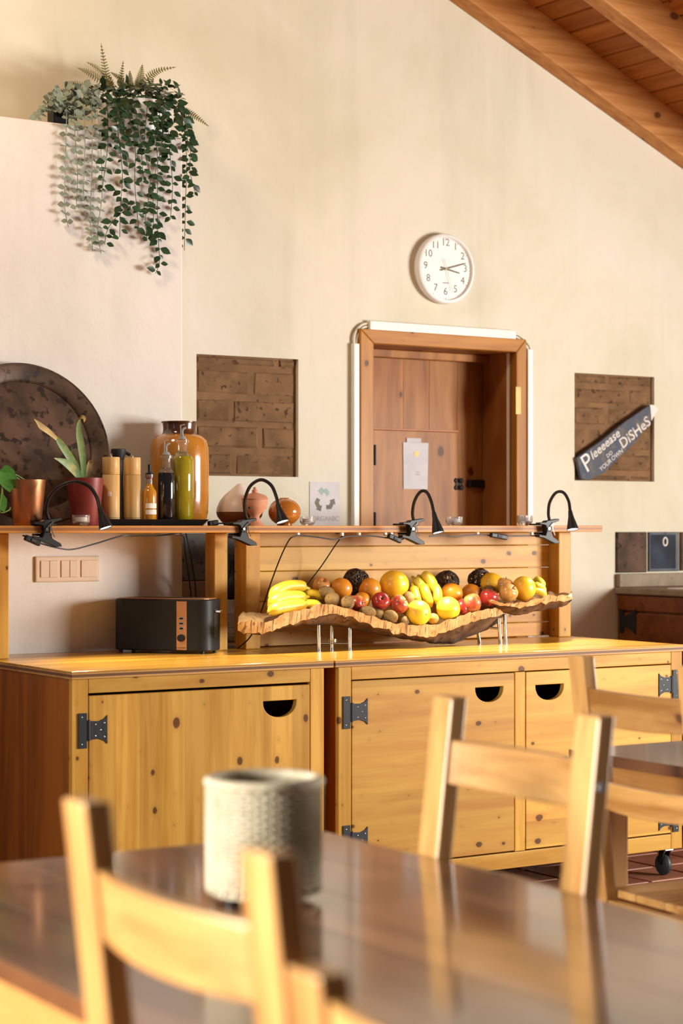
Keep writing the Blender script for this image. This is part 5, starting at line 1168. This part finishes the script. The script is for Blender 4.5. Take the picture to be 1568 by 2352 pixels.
for pts in ([(262, 222, 6.70), (264, 238, 6.62), (268, 290, FR), (276, 345, FR), (281, 405, FR), (277, 470, FR), (275, 545, FR)],
            [(290, 222, 6.70), (294, 238, 6.62), (302, 300, FR), (311, 350, FR), (309, 410, FR), (313, 470, FR), (318, 522, FR)],
            [(245, 225, 6.70), (246, 240, 6.62), (248, 300, FR), (246, 350, FR), (236, 425, FR)],
            [(345, 222, 6.70), (349, 240, 6.61), (356, 300, FR), (362, 380, FR), (361, 450, FR), (362, 530, FR), (366, 600, FR), (357, 628, FR)],
            [(370, 222, 6.70), (378, 240, 6.61), (386, 300, FR), (391, 365, FR), (396, 430, FR), (391, 505, FR)],
            [(335, 222, 6.70), (338, 240, 6.62), (333, 300, FR), (331, 345, FR), (345, 405, FR), (340, 462, FR), (334, 505, FR), (337, 550, FR)],
            [(392, 222, 6.72), (408, 236, 6.63), (428, 285, 6.60), (438, 325, 6.60), (436, 390, 6.60), (447, 440, 6.60)],
            [(398, 228, 6.74), (412, 245, 6.66), (424, 310, 6.64), (429, 385, 6.64), (426, 450, 6.64), (425, 500, 6.64), (423, 575, 6.64)],
            [(300, 222, 6.70), (308, 240, 6.61), (322, 330, FR), (329, 405, FR)],
            [(372, 222, 6.70), (374, 240, 6.61), (371, 330, FR), (352, 425, FR), (352, 520, FR), (340, 548, FR)],
            [(313, 465, FR), (290, 480, FR), (262, 505, FR), (246, 530, FR), (240, 562, FR)]):
    strand(pts, iv, IVY, 'stem', .026, 'ivy', size=1.05)
for pts in ([(270, 228, 6.68), (274, 260, FR), (272, 310, FR), (282, 360, FR)], [(352, 228, 6.68), (366, 262, FR), (375, 310, FR), (384, 350, FR)], [(400, 232, 6.68), (416, 262, 6.60), (428, 300, 6.6), (432, 350, 6.6)]):
    strand(pts, iv, IVY, 'stem', .016, 'ivy', size=1.1)
# dense crown of leaves over the bowl
mb = MB()
def add_leaf_geo(mb, me, pos, d, up, s):
    d = d.normalized(); z = (up - d * up.dot(d)).normalized(); x = d.cross(z)
    mb.add([pos + (x * v_.co.x + d * v_.co.y + z * v_.co.z) * s for v_ in me.vertices], [tuple(p.vertices) for p in me.polygons])
for k in range(230):
    px, py = rng.uniform(205, 412), 0; py = rng.uniform(190, 222) + abs(px - 310) * .08
    p = at(px, py, rng.uniform(6.64, 6.86)); d = Vector((rng.uniform(-1, 1), rng.uniform(-1, .6), rng.uniform(-.9, .7)))
    add_leaf_geo(mb, IVY, p, d, Vector((rng.uniform(-.5, .5), -.5, .8)), rng.uniform(.7, 1.15))
for k in range(55):
    px = rng.choice([rng.uniform(240, 320), rng.uniform(335, 410)]); p = at(px, rng.uniform(225, 330), rng.uniform(6.57, 6.60)); d = Vector((rng.uniform(-1, 1), rng.uniform(-1, .1), rng.uniform(-1, .2)))
    add_leaf_geo(mb, IVY, p, d, Vector((rng.uniform(-.5, .5), -.7, .6)), rng.uniform(.7, 1.1))
tag(mb.build('crown_foliage', 'ivy', iv, smooth=True), kind='stuff')
# eucalyptus in a black pot
c = spot(133, 6.70, zt); h_ = at(133, 232, 6.70).z - zt; w_ = .030
eu = thing('eucalyptus_plant', c, 'grey-green trailing eucalyptus in a small black pot on the wall top', 'plant')
mb = MB().box(c.x - w_, c.x + w_, c.y - .03, c.y + .03, zt + .0005, zt + h_); mb.build('pot', 'black', eu, bevel=.004)
for pts, n_ in (([(150, 232, 6.69), (153, 250, 6.62), (152, 300, FR), (150, 400, FR), (148, 470, FR), (157, 522, FR)], 0), ([(165, 222, 6.69), (170, 245, 6.62), (172, 300, FR), (178, 400, FR), (175, 475, FR)], 0),
             ([(185, 222, 6.69), (192, 245, 6.62), (195, 330, FR), (192, 430, FR), (193, 462, FR)], 0), ([(200, 222, 6.69), (210, 245, 6.62), (212, 330, FR), (210, 430, FR), (207, 500, FR), (213, 577, FR)], 0),
             ([(215, 235, 6.68), (224, 260, 6.61), (232, 350, FR), (234, 450, FR), (224, 530, FR), (232, 582, FR)], 0), ([(140, 225, 6.69), (120, 240, 6.66), (100, 258, 6.64), (82, 272, 6.63)], 1), ([(148, 225, 6.7), (130, 215, 6.66), (112, 232, 6.64), (98, 250, 6.63)], 1), ([(150, 228, 6.70), (180, 205, 6.66), (205, 212, 6.64), (222, 228, 6.63)], 1)):
    strand(pts, eu, EUC, 'euca', .026 if not n_ else .02, 'euc', r=.0014, size=1.0 if not n_ else 1.2)
mb = MB()
for k in range(80):
    px = rng.uniform(125, 225); p = at(px, rng.uniform(200, 262), rng.uniform(6.60, 6.68)); d = Vector((rng.uniform(-1, 1), rng.uniform(-1, .2), rng.uniform(-.8, .8)))
    add_leaf_geo(mb, EUC, p, d, Vector((rng.uniform(-.6, .6), -.9, .4)), rng.uniform(.9, 1.5))
tag(mb.build('crown_foliage', 'euca', eu, smooth=True), kind='stuff')
# fern fronds behind
fc = spot(290, 6.93, zt); fe = thing('fern', fc, 'brownish fern fronds rising behind the trailing vine', 'plant')
MB().lathe([(0, .0005), (.035, .0005), (.045, .07), (.042, .07), (0, .06)], 20, fc).build('pot', 'black_matt', fe, smooth=True)
def frond(pts, W, n_=22):
    W *= 1.35
    sp = smooth_path([at(*p) for p in pts], 8); fr_ = MB().tube(sp, .0012, 5).build('frond', 'fern', fe, smooth=True)
    mb = MB(); n = len(sp)
    for k in range(2, n_):
        f = k / n_; i = min(int(f * (n - 1)), n - 2); g = f * (n - 1) - i; p = sp[i].lerp(sp[i + 1], g); t_ = (sp[i + 1] - sp[i]).normalized()
        s_ = t_.cross(Vector((0, -1, .25))).normalized(); L = W * min(1.0, .55 + 2.2 * f) * (1 - f ** 2.2) + .0015
        for q in (-1, 1):
            d = (s_ * q + t_ * .35).normalized(); w_ = .0027
            mb.add([p - t_ * w_, p + d * L * .6 - t_ * w_, p + d * L, p + d * L * .6 + t_ * w_, p + t_ * w_], [(0, 1, 2, 3, 4)])
    tag(mb.build('leaflets', 'fern', fr_), kind='stuff')
FYY = 6.86
for pts, W, n_ in (([(262, 215, FYY), (248, 190, FYY), (240, 150, FYY), (232, 100, FYY)], .021, 20), ([(262, 205, FYY), (245, 180, FYY), (225, 158, 6.82), (200, 143, 6.80)], .019, 18), ([(258, 210, FYY), (235, 188, 6.8), (205, 168, 6.77), (178, 156, 6.75)], .021, 18),
                ([(245, 212, FYY), (215, 202, 6.76), (180, 193, 6.72), (151, 188, 6.70)], .017, 18), ([(275, 205, FYY), (278, 180, FYY), (283, 140, FYY)], .012, 14), ([(298, 205, FYY), (299, 185, FYY), (298, 162, FYY)], .013, 12),
                ([(318, 210, FYY), (322, 185, FYY), (327, 148, FYY)], .021, 18), ([(322, 212, FYY), (340, 180, 6.82), (365, 162, 6.80), (404, 154, 6.78)], .016, 18), ([(300, 205, FYY), (275, 180, FYY), (254, 166, FYY)], .013, 12),
                ([(395, 240, 6.74), (425, 255, 6.70), (452, 270, 6.68), (479, 290, 6.67)], .017, 18), ([(225, 215, 6.82), (180, 208, 6.75), (150, 208, 6.7), (122, 212, 6.68)], .013, 16), ([(330, 215, 6.86), (345, 200, 6.85), (352, 180, 6.84)], .012, 10)):
    frond(pts, W, n_)

# ================================================================== TABLES AND CHAIRS IN FRONT
E = (0.527, -0.85); NN = (0.85, 0.527)             # table directions in (right, forward) of the camera
def wdir(a): v_ = RT * a[0] + FW * a[1]; return math.atan2(v_.y, v_.x)
RZ = wdir(E)
def table(corner, L, W, label, planks=6):
    c = plan(*corner); t = thing('dining_table', c, label, 'table', 'wooden dining tables', rz=RZ)
    top = MB().box(.004, L - .004, -W + .004, -.004, .722, .738).build('top_core', 'table_side', t, local=True)
    for k in range(planks):
        MB().box(0, L, -W + W * k / planks + .0002, -W + W * (k + 1) / planks - .0002, .72 if k in (0, planks - 1) else .738, .75).build('plank', 'table', top, local=True, bevel=.001)
    ins = .06
    for y0, y1 in ((-W + ins, -W + ins + .022), (-ins - .022, -ins)): MB().box(.09, L - .09, y0, y1, .61, .7195).build('apron', 'table_side', t, local=True, bevel=.002)
    for x0, x1 in ((ins, ins + .022), (L - ins - .022, L - ins)): MB().box(x0, x1, -W + .09, -.09, .61, .7195).build('apron', 'table_side', t, local=True, bevel=.002)
    for x in (.045, L - .115):
        for y in (-W + .045, -.115): MB().box(x, x + .07, y, y + .07, 0.0, .7195).build('leg', 'chairZ', t, local=True, bevel=.004)
    return t
table((-.03, 3.97), 2.5, 1.0, 'dark glossy wooden dining table in the foreground under the wicker lantern')
table((.592 + .03 + .85 * .95, 5.433 + .527 * .95), 1.9, .95, 'further wooden dining table at the right edge', 5)
def chair(label, h=1.044, slats=((.885, .965), (.675, .74)), hw=.214, lean=.07, bow=.022):
    t = thing('ladderback_chair', (0, 0, 0), label, 'chair', 'wooden ladder-back dining chairs')
    yb_ = lambda z: 0.0 if z < .45 else -lean * (z - .45) / (1.05 - .45)
    pw, pt = .0325, .0175
    for s_ in (-1, 1):
        mb = MB(); zz = [0, .45, .6, .75, .9, h - .006, h]; vs = []
        for z in zz:
            y = yb_(z) - (.03 * (1 - z / .45) if z < .45 else 0); k = pw * (.93 if z == h else 1)
            vs += [(s_ * (hw) - k, y - pt, z), (s_ * hw + k, y - pt, z), (s_ * hw + k, y + pt, z), (s_ * hw - k, y + pt, z)]
        n = len(zz); mb.add(vs, [(3, 2, 1, 0), tuple(4 * (n - 1) + q for q in range(4))] + [(4 * i + q, 4 * i + (q + 1) % 4, 4 * i + 4 + (q + 1) % 4, 4 * i + 4 + q) for i in range(n - 1) for q in range(4)])
        mb.build('back_post', 'chairZ', t, local=True, bevel=.004)
    for z0, z1 in slats:
        mb = MB(); N_ = 14; vs = []
        for i in range(N_ + 1):
            f = -1 + 2 * i / N_; x = f * (hw - pw + .004); yb2 = -bow * (1 - f * f)
            for z, dy in ((z0 - .006 * (1 - f * f), -.010), (z1, -.010), (z1, .010), (z0 - .006 * (1 - f * f), .010)): vs.append((x, yb_(z) + yb2 + dy, z))
        mb.add(vs, [(0, 1, 2, 3), tuple(4 * N_ + q for q in (3, 2, 1, 0))] + [(4 * i + q, 4 * i + (q + 1) % 4, 4 * i + 4 + (q + 1) % 4, 4 * i + 4 + q) for i in range(N_) for q in range(4)])
        mb.build('back_slat', 'chairX', t, local=True, bevel=.003)
    MB().lathe([(0, 0), (.009, 0), (.008, .0025), (0, .003)], 14, (-(hw + pw), yb_(.925), .925), Matrix.Rotation(-PI / 2, 3, 'Y')).build('bolt', 'grey_plastic', t, local=True, smooth=True)
    for k in range(4):
        w_ = 2 * (hw + .01) / 4; x0 = -(hw + .01) + k * w_; MB().box(x0 + .0006, x0 + w_ - .0006, .019, .43, .445, .465).build('seat_board', 'chairY', t, local=True, bevel=.004)
    MB().box(-hw + pw, hw - pw, -.010, .012, .385, .443).build('seat_rail', 'chairX', t, local=True); MB().box(-hw + .02, hw - .02, .385, .405, .385, .443).build('seat_rail', 'chairX', t, local=True)
    for s_ in (-1, 1):
        MB().box(s_ * hw - .020, s_ * hw + .020, .375, .415, 0, .444).build('front_leg', 'chairZ', t, local=True, bevel=.003)
        MB().box(s_ * hw - .010, s_ * hw + .010, .018, .374, .385, .443).build('seat_rail', 'chairY', t, local=True)
        MB().box(s_ * hw - .009, s_ * hw + .009, .0, .374, .16, .19).build('stretcher', 'chairY', t, local=True)
    return t
def place(t, pos, face):
    """put the chair's rear-leg midpoint at pos (right, forward), its seat pointing along face"""
    t.location = plan(*pos); t.rotation_euler = (0, 0, wdir(face) - PI / 2)
cA = chair('wooden chair tucked in at the far side of the dark foreground table'); place(cA, (.257, 3.493), (-NN[0], -NN[1]))
cB = copy_tree(cA); cB['label'] = 'wooden chair facing the further table, cut off by the right edge'; place(cB, (.751, 4.714), (.877, .48))
cC = copy_tree(cA); cC['label'] = 'blurred wooden chair closest in front at left, back towards the viewer'; place(cC, (-.1255, 2.167), NN)
cD = chair('blurred lower wooden chair at the bottom edge in the middle', .945, ((.855, .922), (.66, .73))); place(cD, (.139, 1.720), NN)
# wicker lantern
lp = plan(-.127, 3.25, .7505); t = thing('wicker_lantern', lp, 'whitewashed woven wicker candle lantern on the dark table', 'lantern')
Rl, Hl = .096, .200
MB().lathe([(0, .012), (Rl - .012, .012), (Rl - .008, .02), (Rl - .008, Hl - .004), (Rl - .011, Hl - .004), (Rl - .011, .024), (0, .022)], 40, lp).build('liner', 'rattan', t, smooth=True)
mb = MB()
for k in range(26):
    z = .014 + k * (Hl - .03) / 25; ph = (k % 2) * PI; rr = Rl - (.010 if k == 0 else 0.003 if k == 1 else 0)
    mb.tube([lp + Vector((math.cos(a) * (rr - .004 + .0022 * math.sin(24 * a + ph)), math.sin(a) * (rr - .004 + .0022 * math.sin(24 * a + ph)), z)) for a in [2 * PI * q / 96 for q in range(96)]], .0033, 5, closed=True)
tag(mb.build('weave', 'rattan', t, smooth=True), kind='stuff')
for k in range(48):
    a = 2 * PI * k / 48; MB().tube([lp + Vector((math.cos(a) * (Rl - .003), math.sin(a) * (Rl - .003), .016)), lp + Vector((math.cos(a) * (Rl - .003), math.sin(a) * (Rl - .003), Hl - .012))], .0024, 5).build('stake', 'rattan', t)
MB().tube([lp + Vector((math.cos(a) * (Rl - .006), math.sin(a) * (Rl - .006), Hl - .006)) for a in [2 * PI * q / 48 for q in range(48)]], .0095, 8, closed=True).build('rim', 'rattan', t, smooth=True)
for k in range(4):
    a = math.radians(45 + 90 * k) - YAW; c = lp + Vector((math.cos(a) * .07, math.sin(a) * .07, 0)); MB().lathe([(0, 0), (.011, 0), (.013, .013), (0, .013)], 14, c).build('foot', 'black', t, smooth=True)
MB().lathe([(0, .023), (.05, .023), (.052, .13), (.048, .13), (.046, .028), (0, .028)], 28, lp).build('glass_cup', 'glass', t, smooth=True)
